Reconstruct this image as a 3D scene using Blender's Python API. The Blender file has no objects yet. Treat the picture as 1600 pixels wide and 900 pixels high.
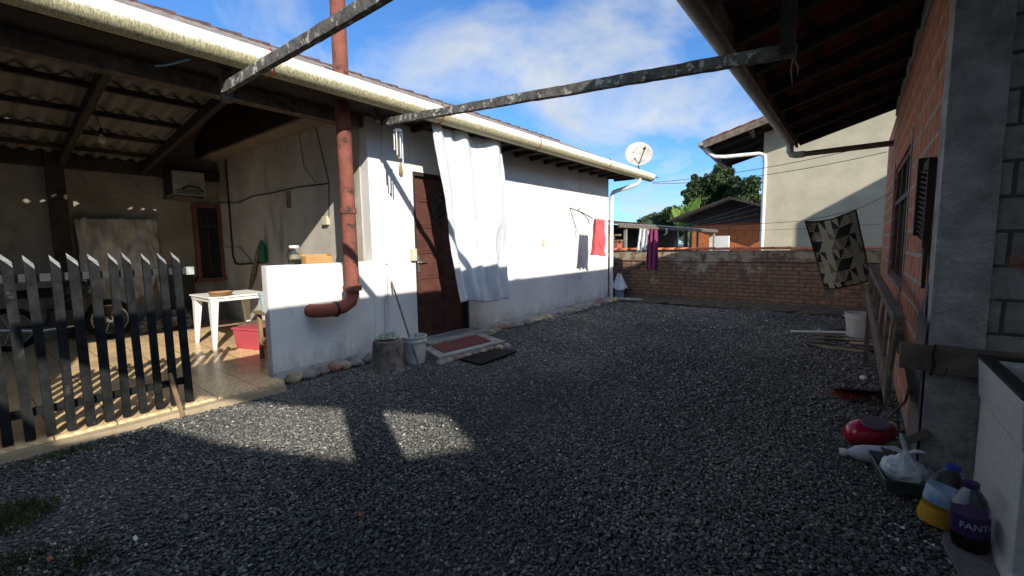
import bpy, bmesh, math, random
import numpy as np
from mathutils import Vector, Matrix, noise
random.seed(7)
R = math.radians
SC = bpy.context.scene
COL = SC.collection

# ------------------------------------------------------------------ camera, sky, sun, exposure
F = 685.0
Yw = Vector((540, 76, -F)).normalized()
Xn = Vector((-868, 55.3, -F)).normalized()
Zw = (-Xn).cross(Yw).normalized()
Xw = Yw.cross(Zw)
RM = Matrix((Xw, Yw, Zw))                 # camera axes in the yard's axes
CP = Vector((0, 0, 1.48))
cd = bpy.data.cameras.new('camera'); cam = bpy.data.objects.new('camera', cd); COL.objects.link(cam)
cam.matrix_world = Matrix.Translation(CP) @ RM.to_4x4()
cd.sensor_width = 36; cd.lens = F / 1600 * 36; cd.clip_start = 0.05; cd.clip_end = 2000
SC.camera = cam
SC.view_settings.view_transform = 'Standard'; SC.view_settings.look = 'None'
SC.view_settings.exposure = 1.08; SC.view_settings.gamma = 1
SC.render.resolution_x = 1024; SC.render.resolution_y = 576

SUN = Vector((1.0, -0.5, 0.604)).normalized()     # towards the sun
w = bpy.data.worlds.new("World"); SC.world = w; w.use_nodes = True
nt = w.node_tree; nt.nodes.clear()
def N(nt, t, **k):
    n = nt.nodes.new(t)
    for a, b in k.items():
        if a in n.inputs: n.inputs[a].default_value = b
        else: setattr(n, a, b)
    return n
sky = N(nt, 'ShaderNodeTexSky', sky_type='NISHITA', sun_disc=False, sun_elevation=math.asin(SUN.z),
        sun_rotation=math.atan2(SUN.x, SUN.y), air_density=1.0, dust_density=0.4, ozone_density=2.5)
tc = N(nt, 'ShaderNodeTexCoord')
sep = N(nt, 'ShaderNodeSeparateXYZ'); nt.links.new(tc.outputs['Generated'], sep.inputs[0])
zz = N(nt, 'ShaderNodeMath', operation='MAXIMUM'); nt.links.new(sep.outputs[2], zz.inputs[0]); zz.inputs[1].default_value = 0.0
za = N(nt, 'ShaderNodeMath', operation='ADD'); nt.links.new(zz.outputs[0], za.inputs[0]); za.inputs[1].default_value = 0.22
dx = N(nt, 'ShaderNodeMath', operation='DIVIDE'); nt.links.new(sep.outputs[0], dx.inputs[0]); nt.links.new(za.outputs[0], dx.inputs[1])
dy = N(nt, 'ShaderNodeMath', operation='DIVIDE'); nt.links.new(sep.outputs[1], dy.inputs[0]); nt.links.new(za.outputs[0], dy.inputs[1])
cmb = N(nt, 'ShaderNodeCombineXYZ'); nt.links.new(dx.outputs[0], cmb.inputs[0]); nt.links.new(dy.outputs[0], cmb.inputs[1])
cmap = N(nt, 'ShaderNodeMapping'); nt.links.new(cmb.outputs[0], cmap.inputs[0]); cmap.inputs['Location'].default_value = (2.62, 1.45, 0.4)
cmap.inputs['Rotation'].default_value = (0, 0, 0.5)
cn = N(nt, 'ShaderNodeTexNoise', Scale=1.25, Detail=10.0, Roughness=0.56, Distortion=0.45); nt.links.new(cmap.outputs[0], cn.inputs['Vector'])
cr = N(nt, 'ShaderNodeValToRGB'); nt.links.new(cn.outputs[0], cr.inputs[0])
cr.color_ramp.elements[0].position = 0.475; cr.color_ramp.elements[1].position = 0.66
cr.color_ramp.elements[1].color = (.85, .85, .85, 1)
cn2 = N(nt, 'ShaderNodeTexNoise', Scale=2.3, Detail=7.0, Roughness=0.55); nt.links.new(cmap.outputs[0], cn2.inputs['Vector'])
cc = N(nt, 'ShaderNodeMixRGB'); nt.links.new(cn2.outputs[0], cc.inputs[0])
cc.inputs[1].default_value = (3.0, 3.5, 4.1, 1); cc.inputs[2].default_value = (6.0, 6.0, 5.9, 1)
skm = N(nt, 'ShaderNodeMixRGB', blend_type='MULTIPLY'); skm.inputs[0].default_value = 1.0
nt.links.new(sky.outputs[0], skm.inputs[1]); skm.inputs[2].default_value = (.27, .45, .64, 1)
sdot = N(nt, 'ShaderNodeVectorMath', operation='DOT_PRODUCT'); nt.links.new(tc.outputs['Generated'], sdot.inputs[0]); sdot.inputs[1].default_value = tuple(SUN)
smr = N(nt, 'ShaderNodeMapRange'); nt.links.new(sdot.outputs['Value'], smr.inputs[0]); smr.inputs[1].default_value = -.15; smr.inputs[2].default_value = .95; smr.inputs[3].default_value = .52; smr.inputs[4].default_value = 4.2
scl = N(nt, 'ShaderNodeVectorMath', operation='SCALE'); nt.links.new(cc.outputs[0], scl.inputs[0]); nt.links.new(smr.outputs[0], scl.inputs[3])     # clouds towards the sun boosted to add fill light
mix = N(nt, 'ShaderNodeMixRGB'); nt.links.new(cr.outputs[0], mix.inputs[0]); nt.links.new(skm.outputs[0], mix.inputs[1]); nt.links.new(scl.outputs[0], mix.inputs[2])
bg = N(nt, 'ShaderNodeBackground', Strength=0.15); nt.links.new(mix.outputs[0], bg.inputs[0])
wo = N(nt, 'ShaderNodeOutputWorld'); nt.links.new(bg.outputs[0], wo.inputs[0])

sd = bpy.data.lights.new('sun', 'SUN'); sd.energy = 3.4; sd.angle = R(0.55); sd.color = (1.0, 0.94, 0.84)
so = bpy.data.objects.new('sun', sd); COL.objects.link(so)
so.rotation_euler = (-SUN).to_track_quat('-Z', 'Y').to_euler(); so.location = (6, -6, 9)

# ------------------------------------------------------------------ measuring helpers: where a sight line meets a real plane
def ray(px, py): return (RM @ Vector((px - 800, 450 - py, -F))).normalized()
def _on(px, py, a, v):
    d = ray(px, py); return CP + d * ((v - CP[a]) / d[a])
def PX(px, py, v): return _on(px, py, 0, v)
def PY(px, py, v): return _on(px, py, 1, v)
def PZ(px, py, v=0.0): return _on(px, py, 2, v)

# ------------------------------------------------------------------ object helpers
ORG = {}
def props(o, label=None, cat=None, group=None, kind=None):
    if label: o['label'] = label
    if cat: o['category'] = cat
    if group: o['group'] = group
    if kind: o['kind'] = kind
    return o
def thing(name, loc, label, cat, group=None):
    o = bpy.data.objects.new(name, None); COL.objects.link(o); o.location = Vector(loc); o.empty_display_size = .1
    ORG[o.name] = Vector(loc); return props(o, label, cat, group)
def V(*a): return Vector(a)
class MB:
    def __init__(s): s.v = []; s.f = []; s.m = []
    def add(s, vs, fs, mi=0):
        b = len(s.v); s.v += [Vector(p) for p in vs]; s.f += [[i + b for i in f] for f in fs]; s.m += [mi] * len(fs)
    def box(s, a, b, mi=0):
        x0, y0, z0 = [min(a[i], b[i]) for i in range(3)]; x1, y1, z1 = [max(a[i], b[i]) for i in range(3)]
        s.add([(x0,y0,z0),(x1,y0,z0),(x1,y1,z0),(x0,y1,z0),(x0,y0,z1),(x1,y0,z1),(x1,y1,z1),(x0,y1,z1)],
              [(0,3,2,1),(4,5,6,7),(0,1,5,4),(1,2,6,5),(2,3,7,6),(3,0,4,7)], mi); return s
    def bar(s, p, q, wd, ht, up=(0,0,1), mi=0):
        p = Vector(p); q = Vector(q); d = (q - p).normalized(); u = Vector(up); sd_ = d.cross(u)
        if sd_.length < 1e-4: sd_ = d.cross(Vector((1,0,0)))
        sd_.normalize(); u = sd_.cross(d)
        A = sd_ * wd / 2; B = u * ht / 2
        vs = [p-A-B, p+A-B, p+A+B, p-A+B, q-A-B, q+A-B, q+A+B, q-A+B]
        s.add(vs, [(0,3,2,1),(4,5,6,7),(0,1,5,4),(1,2,6,5),(2,3,7,6),(3,0,4,7)], mi); return s
    def prism(s, poly, vec, mi=0):
        n = len(poly); vec = Vector(vec); a = [Vector(p) for p in poly]; b = [p + vec for p in a]
        s.add(a + b, [tuple(range(n))[::-1], tuple(range(n, 2*n))] + [(i, (i+1) % n, (i+1) % n + n, i + n) for i in range(n)], mi); return s
    def tube(s, pts, r, seg=10, cap=True, mi=0):
        pts = [Vector(p) for p in pts]; n = len(pts); rr = r if isinstance(r, (list, tuple)) else [r] * n
        rings = []; u = None
        for i, p in enumerate(pts):
            d = (pts[min(i+1, n-1)] - pts[max(i-1, 0)]).normalized()
            if u is None:
                u = d.cross(Vector((0,0,1)))
                if u.length < 1e-3: u = d.cross(Vector((1,0,0)))
            u = (u - d * u.dot(d)).normalized(); v = d.cross(u)
            rings.append([p + (u * math.cos(2*math.pi*k/seg) + v * math.sin(2*math.pi*k/seg)) * rr[i] for k in range(seg)])
        vs = [p for r_ in rings for p in r_]
        fs = [(i*seg+k, i*seg+(k+1) % seg, (i+1)*seg+(k+1) % seg, (i+1)*seg+k) for i in range(n-1) for k in range(seg)]
        if cap: fs += [tuple(range(seg))[::-1], tuple(range((n-1)*seg, n*seg))]
        s.add(vs, fs, mi); return s
    def lathe(s, prof, c=(0,0,0), seg=24, rot=None, jit=0, mi=0, lobes=0, lobe=0):
        c = Vector(c); vs = []
        for (r, z) in prof:
            for k in range(seg):
                a = 2*math.pi*k/seg; q = r * (1 + (lobe * math.cos(lobes*a) if lobes and z < lobes_z else 0)) if lobes else r
                p = Vector((q*math.cos(a), q*math.sin(a), z))
                if jit: p += noise.noise_vector(p*9 + c) * jit
                if rot: p = rot @ p
                vs.append(c + p)
        n = len(prof)
        fs = [(i*seg+k, i*seg+(k+1) % seg, (i+1)*seg+(k+1) % seg, (i+1)*seg+k) for i in range(n-1) for k in range(seg)]
        if prof[0][0] > 1e-4: fs.append(tuple(range(seg))[::-1])
        if prof[-1][0] > 1e-4: fs.append(tuple(range((n-1)*seg, n*seg)))
        s.add(vs, fs, mi); return s
    def grid(s, fn, nu, nv, mi=None):
        vs = [fn(i/nu, j/nv) for j in range(nv+1) for i in range(nu+1)]
        b = len(s.v); s.v += [Vector(p) for p in vs]
        for j in range(nv):
            for i in range(nu):
                a = b + j*(nu+1) + i; s.f.append([a, a+1, a+nu+2, a+nu+1]); s.m.append(mi(i, j) if mi else 0)
        return s
    def blob(s, c, rad, sub=2, jit=.25, fr=2.0, flat=None, mi=0):
        bm = bmesh.new(); bmesh.ops.create_icosphere(bm, subdivisions=sub, radius=1); c = Vector(c); vs = []
        for v in bm.verts:
            p = v.co.copy(); k = 1 + jit * noise.noise(p*fr + c*3.7)
            p = Vector((p.x*rad[0]*k, p.y*rad[1]*k, p.z*rad[2]*k)); 
            if flat is not None: p.z = max(p.z, flat)
            vs.append(c + p)
        fs = [[v.index for v in f.verts] for f in bm.faces]; bm.free(); s.add(vs, fs, mi); return s
    def build(s, name, mat, parent=None, smooth=False, bevel=0, solid=0, label=None, weld=False):
        org = ORG.get(parent.name, Vector()) if parent else Vector()
        me = bpy.data.meshes.new(name); me.from_pydata([tuple(v - org) for v in s.v], [], s.f)
        mats = mat if isinstance(mat, (list, tuple)) else [mat]
        for m_ in mats: me.materials.append(m_)
        if len(mats) > 1: me.polygons.foreach_set('material_index', s.m)
        me.validate(); me.update()
        bm = bmesh.new(); bm.from_mesh(me)
        if weld: bmesh.ops.remove_doubles(bm, verts=bm.verts, dist=1e-4)
        if not solid: bmesh.ops.recalc_face_normals(bm, faces=bm.faces)
        bm.to_mesh(me); bm.free()
        if smooth: me.polygons.foreach_set('use_smooth', [True]*len(me.polygons))
        o = bpy.data.objects.new(name, me); COL.objects.link(o)
        if parent: o.parent = parent; ORG[o.name] = org
        if bevel:
            b = o.modifiers.new('b', 'BEVEL'); b.width = bevel; b.segments = 2; b.limit_method = 'ANGLE'; b.angle_limit = R(40)
        if solid:
            b = o.modifiers.new('s', 'SOLIDIFY'); b.thickness = solid; b.offset = 0
        if smooth and not solid:
            try: me.set_sharp_from_angle(angle=R(50))
            except Exception: pass
        if label: o['label'] = label
        return o
lobes_z = 1e9

# ------------------------------------------------------------------ materials
def lin(c): return tuple(((x/255)/12.92 if x/255 <= .04045 else ((x/255+.055)/1.055)**2.4) for x in c)
MT = {}
def mat(name, col, rough=.7, col2=None, nscale=3, contrast=.25, bump=0, bscale=30, metal=0, stain=None, sscale=1.2, spos=.58, streak=False, spec=.3, sharp=.12, bd=.01, **kw):
    m = bpy.data.materials.new(name); m.use_nodes = True; t = m.node_tree; b = t.nodes['Principled BSDF']; L = t.links.new
    b.inputs['Roughness'].default_value = rough; b.inputs['Metallic'].default_value = metal; b.inputs['Specular IOR Level'].default_value = spec
    tcn = N(t, 'ShaderNodeTexCoord'); co = tcn.outputs['Object']
    col2 = col2 or tuple(c * (1 - contrast) for c in col)
    n1 = N(t, 'ShaderNodeTexNoise', Scale=nscale, Detail=6.0, Roughness=.62); L(co, n1.inputs['Vector'])
    r1 = N(t, 'ShaderNodeValToRGB'); L(n1.outputs[0], r1.inputs[0]); r1.color_ramp.elements[0].position = .32; r1.color_ramp.elements[1].position = .68
    r1.color_ramp.elements[0].color = (*col2, 1); r1.color_ramp.elements[1].color = (*col, 1); out = r1.outputs[0]
    if stain:
        mp = N(t, 'ShaderNodeMapping'); L(co, mp.inputs[0]); mp.inputs['Scale'].default_value = (1, 1, .22 if streak else 1); mp.inputs['Location'].default_value = (5.3, 2.2, 1.1)
        n2 = N(t, 'ShaderNodeTexNoise', Scale=sscale, Detail=8.0, Roughness=.68); L(mp.outputs[0], n2.inputs['Vector'])
        r2 = N(t, 'ShaderNodeValToRGB'); L(n2.outputs[0], r2.inputs[0]); r2.color_ramp.elements[0].position = spos; r2.color_ramp.elements[1].position = min(1, spos + sharp)
        mx = N(t, 'ShaderNodeMixRGB'); L(r2.outputs[0], mx.inputs[0]); L(out, mx.inputs[1]); mx.inputs[2].default_value = (*stain, 1); out = mx.outputs[0]
    L(out, b.inputs['Base Color'])
    if bump:
        n3 = N(t, 'ShaderNodeTexNoise', Scale=bscale, Detail=5.0, Roughness=.6); L(co, n3.inputs['Vector'])
        bp = N(t, 'ShaderNodeBump', Strength=bump, Distance=bd); L(n3.outputs[0], bp.inputs['Height']); L(bp.outputs[0], b.inputs['Normal'])
    MT[name] = m; m['out'] = 0
    for k_, v_ in kw.items(): b.inputs[k_.replace('_', ' ')].default_value = v_
    return m
def brickmat(name, c1, c2, mortar, bw, bh, ms, axis, over=None, opos=.5, over2=None, o2pos=.6, bump=.6, grooves=0, rough=.9, ozlow=None, oscale=1.3, sq=.5):
    """blockwork laid along `axis` ('x' or 'y') with a rough render partly covering it"""
    m = bpy.data.materials.new(name); m.use_nodes = True; t = m.node_tree; b = t.nodes['Principled BSDF']; L = t.links.new
    b.inputs['Roughness'].default_value = rough; b.inputs['Specular IOR Level'].default_value = .2
    tcn = N(t, 'ShaderNodeTexCoord'); sp = N(t, 'ShaderNodeSeparateXYZ'); L(tcn.outputs['Object'], sp.inputs[0])
    cb = N(t, 'ShaderNodeCombineXYZ'); L(sp.outputs[0 if axis == 'x' else 1], cb.inputs[0]); L(sp.outputs[2], cb.inputs[1])
    wn = N(t, 'ShaderNodeTexNoise', Scale=4.0, Detail=4.0); L(tcn.outputs['Object'], wn.inputs['Vector'])
    wv = N(t, 'ShaderNodeVectorMath', operation='SCALE'); L(wn.outputs[1], wv.inputs[0]); wv.inputs[3].default_value = .02
    wa = N(t, 'ShaderNodeVectorMath', operation='ADD'); L(cb.outputs[0], wa.inputs[0]); L(wv.outputs[0], wa.inputs[1])
    br = N(t, 'ShaderNodeTexBrick', Scale=1.0); br.inputs['Brick Width'].default_value = bw; br.inputs['Row Height'].default_value = bh
    br.inputs['Mortar Size'].default_value = ms; br.inputs['Mortar Smooth'].default_value = .2; br.offset = sq
    br.inputs['Color1'].default_value = (*c1, 1); br.inputs['Color2'].default_value = (*c2, 1); br.inputs['Mortar'].default_value = (*mortar, 1); L(wa.outputs[0], br.inputs['Vector'])
    n1 = N(t, 'ShaderNodeTexNoise', Scale=9.0, Detail=7.0, Roughness=.7); L(tcn.outputs['Object'], n1.inputs['Vector'])
    mm = N(t, 'ShaderNodeMixRGB', blend_type='MULTIPLY'); mm.inputs[0].default_value = 1; L(br.outputs[0], mm.inputs[1])
    rr = N(t, 'ShaderNodeValToRGB'); L(n1.outputs[0], rr.inputs[0]); rr.color_ramp.elements[0].position = .3; rr.color_ramp.elements[1].position = .7
    rr.color_ramp.elements[0].color = (.55, .5, .48, 1); rr.color_ramp.elements[1].color = (1.15, 1.12, 1.1, 1); L(rr.outputs[0], mm.inputs[2]); out = mm.outputs[0]
    hsum = br.outputs['Fac']
    if grooves:
        wvn = N(t, 'ShaderNodeTexWave', Scale=grooves, wave_type='BANDS', bands_direction='X', Distortion=.6, Detail=2.0); L(wa.outputs[0], wvn.inputs['Vector'])
        g2 = N(t, 'ShaderNodeMixRGB', blend_type='MULTIPLY'); g2.inputs[0].default_value = .3; L(out, g2.inputs[1]); L(wvn.outputs[0], g2.inputs[2]); out = g2.outputs[0]
    masks = []
    for (oc, op, sc_, sd_) in ((over, opos, oscale, 0), (over2, o2pos, 2.1, 7)):
        if not oc: continue
        mp = N(t, 'ShaderNodeMapping'); L(tcn.outputs['Object'], mp.inputs[0]); mp.inputs['Location'].default_value = (sd_, sd_*.7, sd_*.3)
        no = N(t, 'ShaderNodeTexNoise', Scale=sc_, Detail=9.0, Roughness=.68); L(mp.outputs[0], no.inputs['Vector'])
        val = no.outputs[0]
        if ozlow is not None and sd_ == 0:
            mr = N(t, 'ShaderNodeMapRange'); L(sp.outputs[2], mr.inputs[0]); mr.inputs[1].default_value = ozlow[0]; mr.inputs[2].default_value = ozlow[1]
            mr.inputs[3].default_value = ozlow[2]; mr.inputs[4].default_value = ozlow[3]
            ad = N(t, 'ShaderNodeMath', operation='ADD'); L(val, ad.inputs[0]); L(mr.outputs[0], ad.inputs[1]); val = ad.outputs[0]
        ra = N(t, 'ShaderNodeValToRGB'); L(val, ra.inputs[0]); ra.color_ramp.elements[0].position = op; ra.color_ramp.elements[1].position = op + .07
        fine = N(t, 'ShaderNodeTexNoise', Scale=26.0, Detail=5.0, Roughness=.7); L(tcn.outputs['Object'], fine.inputs['Vector'])
        oc2 = N(t, 'ShaderNodeMixRGB'); L(fine.outputs[0], oc2.inputs[0]); oc2.inputs[1].default_value = (*[c*.35 for c in oc], 1); oc2.inputs[2].default_value = (*[c*1.5 for c in oc], 1)
        mx = N(t, 'ShaderNodeMixRGB'); L(ra.outputs[0], mx.inputs[0]); L(out, mx.inputs[1]); L(oc2.outputs[0], mx.inputs[2]); out = mx.outputs[0]; masks.append(ra)
    L(out, b.inputs['Base Color'])
    inv = N(t, 'ShaderNodeMath', operation='SUBTRACT'); inv.inputs[0].default_value = 1; L(hsum, inv.inputs[1]); h = inv.outputs[0]
    if masks:
        hm = N(t, 'ShaderNodeMath', operation='MAXIMUM'); L(h, hm.inputs[0]); L(masks[0].outputs[0], hm.inputs[1]); h = hm.outputs[0]
    nf = N(t, 'ShaderNodeTexNoise', Scale=38.0, Detail=6.0, Roughness=.7); L(tcn.outputs['Object'], nf.inputs['Vector'])
    ma = N(t, 'ShaderNodeMath', operation='MULTIPLY_ADD'); L(nf.outputs[0], ma.inputs[0]); ma.inputs[1].default_value = .9; L(h, ma.inputs[2])
    bp = N(t, 'ShaderNodeBump', Strength=bump, Distance=.012); L(ma.outputs[0], bp.inputs['Height']); L(bp.outputs[0], b.inputs['Normal'])
    MT[name] = m; return m
def glassy(name, col, alpha_rough=.05, ior=1.3):
    m = bpy.data.materials.new(name); m.use_nodes = True; b = m.node_tree.nodes['Principled BSDF']
    b.inputs['Base Color'].default_value = (*col, 1); b.inputs['Roughness'].default_value = alpha_rough; b.inputs['Transmission Weight'].default_value = 1; b.inputs['IOR'].default_value = ior
    MT[name] = m; return m

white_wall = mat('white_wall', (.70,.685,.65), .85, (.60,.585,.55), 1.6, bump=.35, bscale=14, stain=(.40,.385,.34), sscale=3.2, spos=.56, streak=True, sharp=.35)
porch_wall = mat('porch_plaster', (.27,.24,.195), .9, (.15,.13,.105), 1.4, bump=.25, bscale=25, stain=(.045,.038,.03), sscale=2.6, spos=.56, streak=True, sharp=.25)  # grimy brown plaster of the porch back wall
moss_gutter = mat('gutter_white', (.80,.78,.68), .5, (.68,.66,.56), 2, bump=.05)
concrete = mat('concrete', (.30,.29,.27), .9, (.18,.175,.165), 3, bump=.4, bscale=40, stain=(.1,.1,.095), sscale=2.5, spos=.55)
plaster_grey = mat('grey_render', (.46,.45,.42), .95, (.22,.215,.20), 6, bump=1.0, bscale=22, bd=.035, stain=(.10,.10,.10), sscale=3, spos=.55, sharp=.3)
dark_wood = mat('dark_wood', (.045,.032,.024), .8, (.02,.014,.01), 6, bump=.3, bscale=30)
roof_under = mat('fibre_cement_sheet', (.20,.19,.175), .85, (.13,.122,.11), 2.5, bump=.2, stain=(.17,.09,.07), sscale=1.4, spos=.58)
black_paint = mat('black_paint', (.006,.0065,.007), .65, (.02,.021,.021), 8, bump=.6, bscale=24, stain=(.06,.06,.055), sscale=10, spos=.62, spec=.08)
white_paint = mat('worn_white_paint', (.48,.48,.45), .7, (.22,.22,.20), 22, bump=.15)
rust_pipe = mat('rusty_red_pipe', (.26,.092,.062), .85, (.15,.058,.042), 7, bump=.6, bscale=50, stain=(.05,.032,.028), sscale=9, spos=.53, sharp=.14, spec=.1)
pipe_red = mat('terracotta_pipe', (.25,.065,.04), .7, (.25,.07,.04), 8, bump=.3, bscale=40, stain=(.08,.05,.04), sscale=8, spos=.6)
lichen = mat('lichened_timber', (.16,.145,.12), .9, (.05,.045,.04), 10, bump=.8, bscale=45, stain=(.42,.40,.33), sscale=14, spos=.55, sharp=.05)
door_brown = mat('door_brown', (.105,.042,.032), .5, (.07,.028,.022), 5, bump=.1, bscale=50)
wood = mat('raw_wood', (.30,.20,.11), .8, (.17,.11,.06), 7, bump=.3, bscale=40)
old_wood = mat('weathered_wood', (.20,.155,.115), .9, (.08,.06,.045), 9, bump=.6, bscale=50, stain=(.035,.028,.022), sscale=6, spos=.58)
orange_wood = mat('orange_boards', (.50,.15,.045), .7, (.30,.08,.025), 5, bump=.2)
red_tile = mat('clay_tile', (.26,.085,.06), .85, (.13,.05,.04), 6, bump=.4, stain=(.03,.028,.026), sscale=3, spos=.56)
grey_roof = mat('grey_roof_sheet', (.27,.26,.25), .8, (.17,.165,.16), 3, bump=.2, stain=(.1,.09,.08), sscale=2, spos=.6)
soot = mat('dark_interior', (.035,.03,.027), .9)
coping_mat = mat('clay_coping', (.55,.19,.09), .8, (.38,.1,.05), 7, bump=.3, stain=(.08,.06,.05), sscale=3.5, spos=.58)
beige = mat('beige_render', (.45,.41,.30), .92, (.35,.32,.235), 1.8, bump=.3, bscale=18, stain=(.38,.35,.28), sscale=2.1, spos=.56, sharp=.3)
pvc = mat('white_pvc', (.72,.71,.66), .4, (.62,.60,.55), 3)
dirty_pvc = mat('dirty_pvc', (.36,.35,.32), .5, (.2,.19,.17), 5)
plastic_white = mat('white_plastic', (.78,.77,.72), .4, (.70,.69,.63), 3)
dirty_white = mat('dirty_white_plastic', (.62,.61,.57), .5, (.42,.41,.37), 6, bump=.1, stain=(.18,.16,.13), sscale=5, spos=.6)
red_plastic = mat('red_plastic', (.46,.07,.09), .45, (.38,.055,.07), 4)
pink_plastic = mat('glossy_red_plastic', (.45,.012,.05), .18, (.36,.01,.04), 3, spec=.6)
cardboard = mat('cardboard', (.50,.29,.11), .85, (.42,.23,.09), 5)
blue_plastic = mat('pale_blue_plastic', (.42,.52,.58), .4)
royal_blue = mat('royal_blue_plastic', (.02,.07,.35), .3)
purple = mat('purple_plastic', (.045,.02,.095), .45, (.035,.014,.075), 20)
bark = mat('stump_wood', (.22,.18,.15), .95, (.07,.055,.045), 12, bump=1.0, bscale=30)
stone_m = [mat('field_stone_%s' % k, c, .9, tuple(x*.45 for x in c), 5, bump=.6, bscale=25) for k, c in (('grey', (.28,.25,.22)), ('tan', (.45,.36,.24)), ('rusty', (.32,.18,.12)))]
leaf_m = mat('tree_leaves', (.048,.075,.02), .6, (.012,.026,.008), .8)
hill_leaf = mat('hill_leaves', (.06,.09,.03), .7, (.025,.045,.018), .35)
banana_m = mat('banana_leaf', (.22,.32,.06), .45, (.12,.2,.03), 2)
grass_m = mat('grass_blades', (.055,.08,.02), .7, (.03,.045,.014), 12)
trunk_m = mat('trunk_bark', (.10,.08,.06), .95, (.05,.04,.03), 5, bump=.5)
cloth_white = mat('white_cloth', (.60,.61,.61), .9, (.54,.555,.56), 2, bump=.15, bscale=120)
cloth_white.node_tree.nodes['Principled BSDF'].inputs['Subsurface Weight'].default_value = 0
towel_red = mat('red_towelling', (.58,.11,.11), .95, (.48,.08,.085), 20, bump=.5, bscale=140)
towel_purple = mat('purple_towelling', (.24,.045,.13), .95, (.18,.03,.09), 20, bump=.5, bscale=140)
rug_dark = mat('rug_black', (.022,.022,.02), .98, None, 60, bump=.4, bscale=160)
rug_sand = mat('rug_sand', (.38,.33,.23), .98, (.22,.19,.13), 50, bump=.4, bscale=160)
rug_brown = mat('rug_brown', (.17,.12,.085), .98, (.13,.09,.06), 50, bump=.4, bscale=160)
black_rubber = mat('black_rubber', (.008,.008,.008), .8, spec=.15)
red_mat = mat('red_mat', (.14,.04,.038), .95, (.09,.028,.026), 18, bump=.5, bscale=120)
metal_dark = mat('dark_metal', (.03,.03,.032), .5, None, 5, metal=.6)
steel = mat('steel', (.55,.55,.54), .35, None, 5, metal=.9)
alu = mat('aluminium_tube', (.75,.75,.73), .3, None, 5, metal=.5)
red_strap = mat('red_strap', (.35,.05,.04), .6)
cream = mat('cream_plastic', (.62,.56,.40), .5)
hose_green = mat('green_hose', (.02,.14,.07), .5)
clear = glassy('clear_plastic', (.97,.98,.97), .06, 1.12)
jar_glass = glassy('jar_glass', (.96,.98,.96), .02, 1.35)
oil = mat('yellow_liquid', (.70,.42,.05), .2, (.60,.34,.03), 5)
cola = mat('dark_liquid', (.02,.008,.008), .15)
label_blue = mat('blue_label', (.62,.66,.68), .5, (.10,.28,.50), 9)
bulb_glass = mat('bulb_glass', (.6,.55,.45), .15)
tub_m = mat('laundry_tub_marble', (.56,.56,.53), .55, (.42,.42,.40), 34, bump=.12, bscale=60, stain=(.22,.21,.19), sscale=2.5, spos=.62, sharp=.3)
bag_m = mat('thin_white_plastic_bag', (.62,.67,.70), .3, (.36,.42,.45), 10, bump=.4, bscale=18)
sheet_m = mat('cloudy_plastic_sheet', (.48,.44,.39), .35, (.24,.22,.19), 3, bump=.3, bscale=8)

# gravel stones: colour per stone from a stored attribute
def attrmat(name, stops, rough=.75, bump=.3):
    m = bpy.data.materials.new(name); m.use_nodes = True; t = m.node_tree; b = t.nodes['Principled BSDF']; b.inputs['Roughness'].default_value = rough; b.inputs['Specular IOR Level'].default_value = .35
    a = N(t, 'ShaderNodeAttribute', attribute_name='tone'); r = N(t, 'ShaderNodeValToRGB'); t.links.new(a.outputs['Fac'], r.inputs[0])
    e = r.color_ramp.elements; e[0].position = stops[0][0]; e[0].color = (*stops[0][1], 1); e[1].position = stops[-1][0]; e[1].color = (*stops[-1][1], 1)
    for p, c in stops[1:-1]: x = e.new(p); x.color = (*c, 1)
    t.links.new(r.outputs[0], b.inputs['Base Color']); return m
gravel_m = attrmat('crushed_stone', [(0, (.05,.052,.051)), (.35, (.092,.094,.089)), (.62, (.155,.152,.138)), (.9, (.32,.30,.255)), (1, (.58,.54,.46))])

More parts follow.
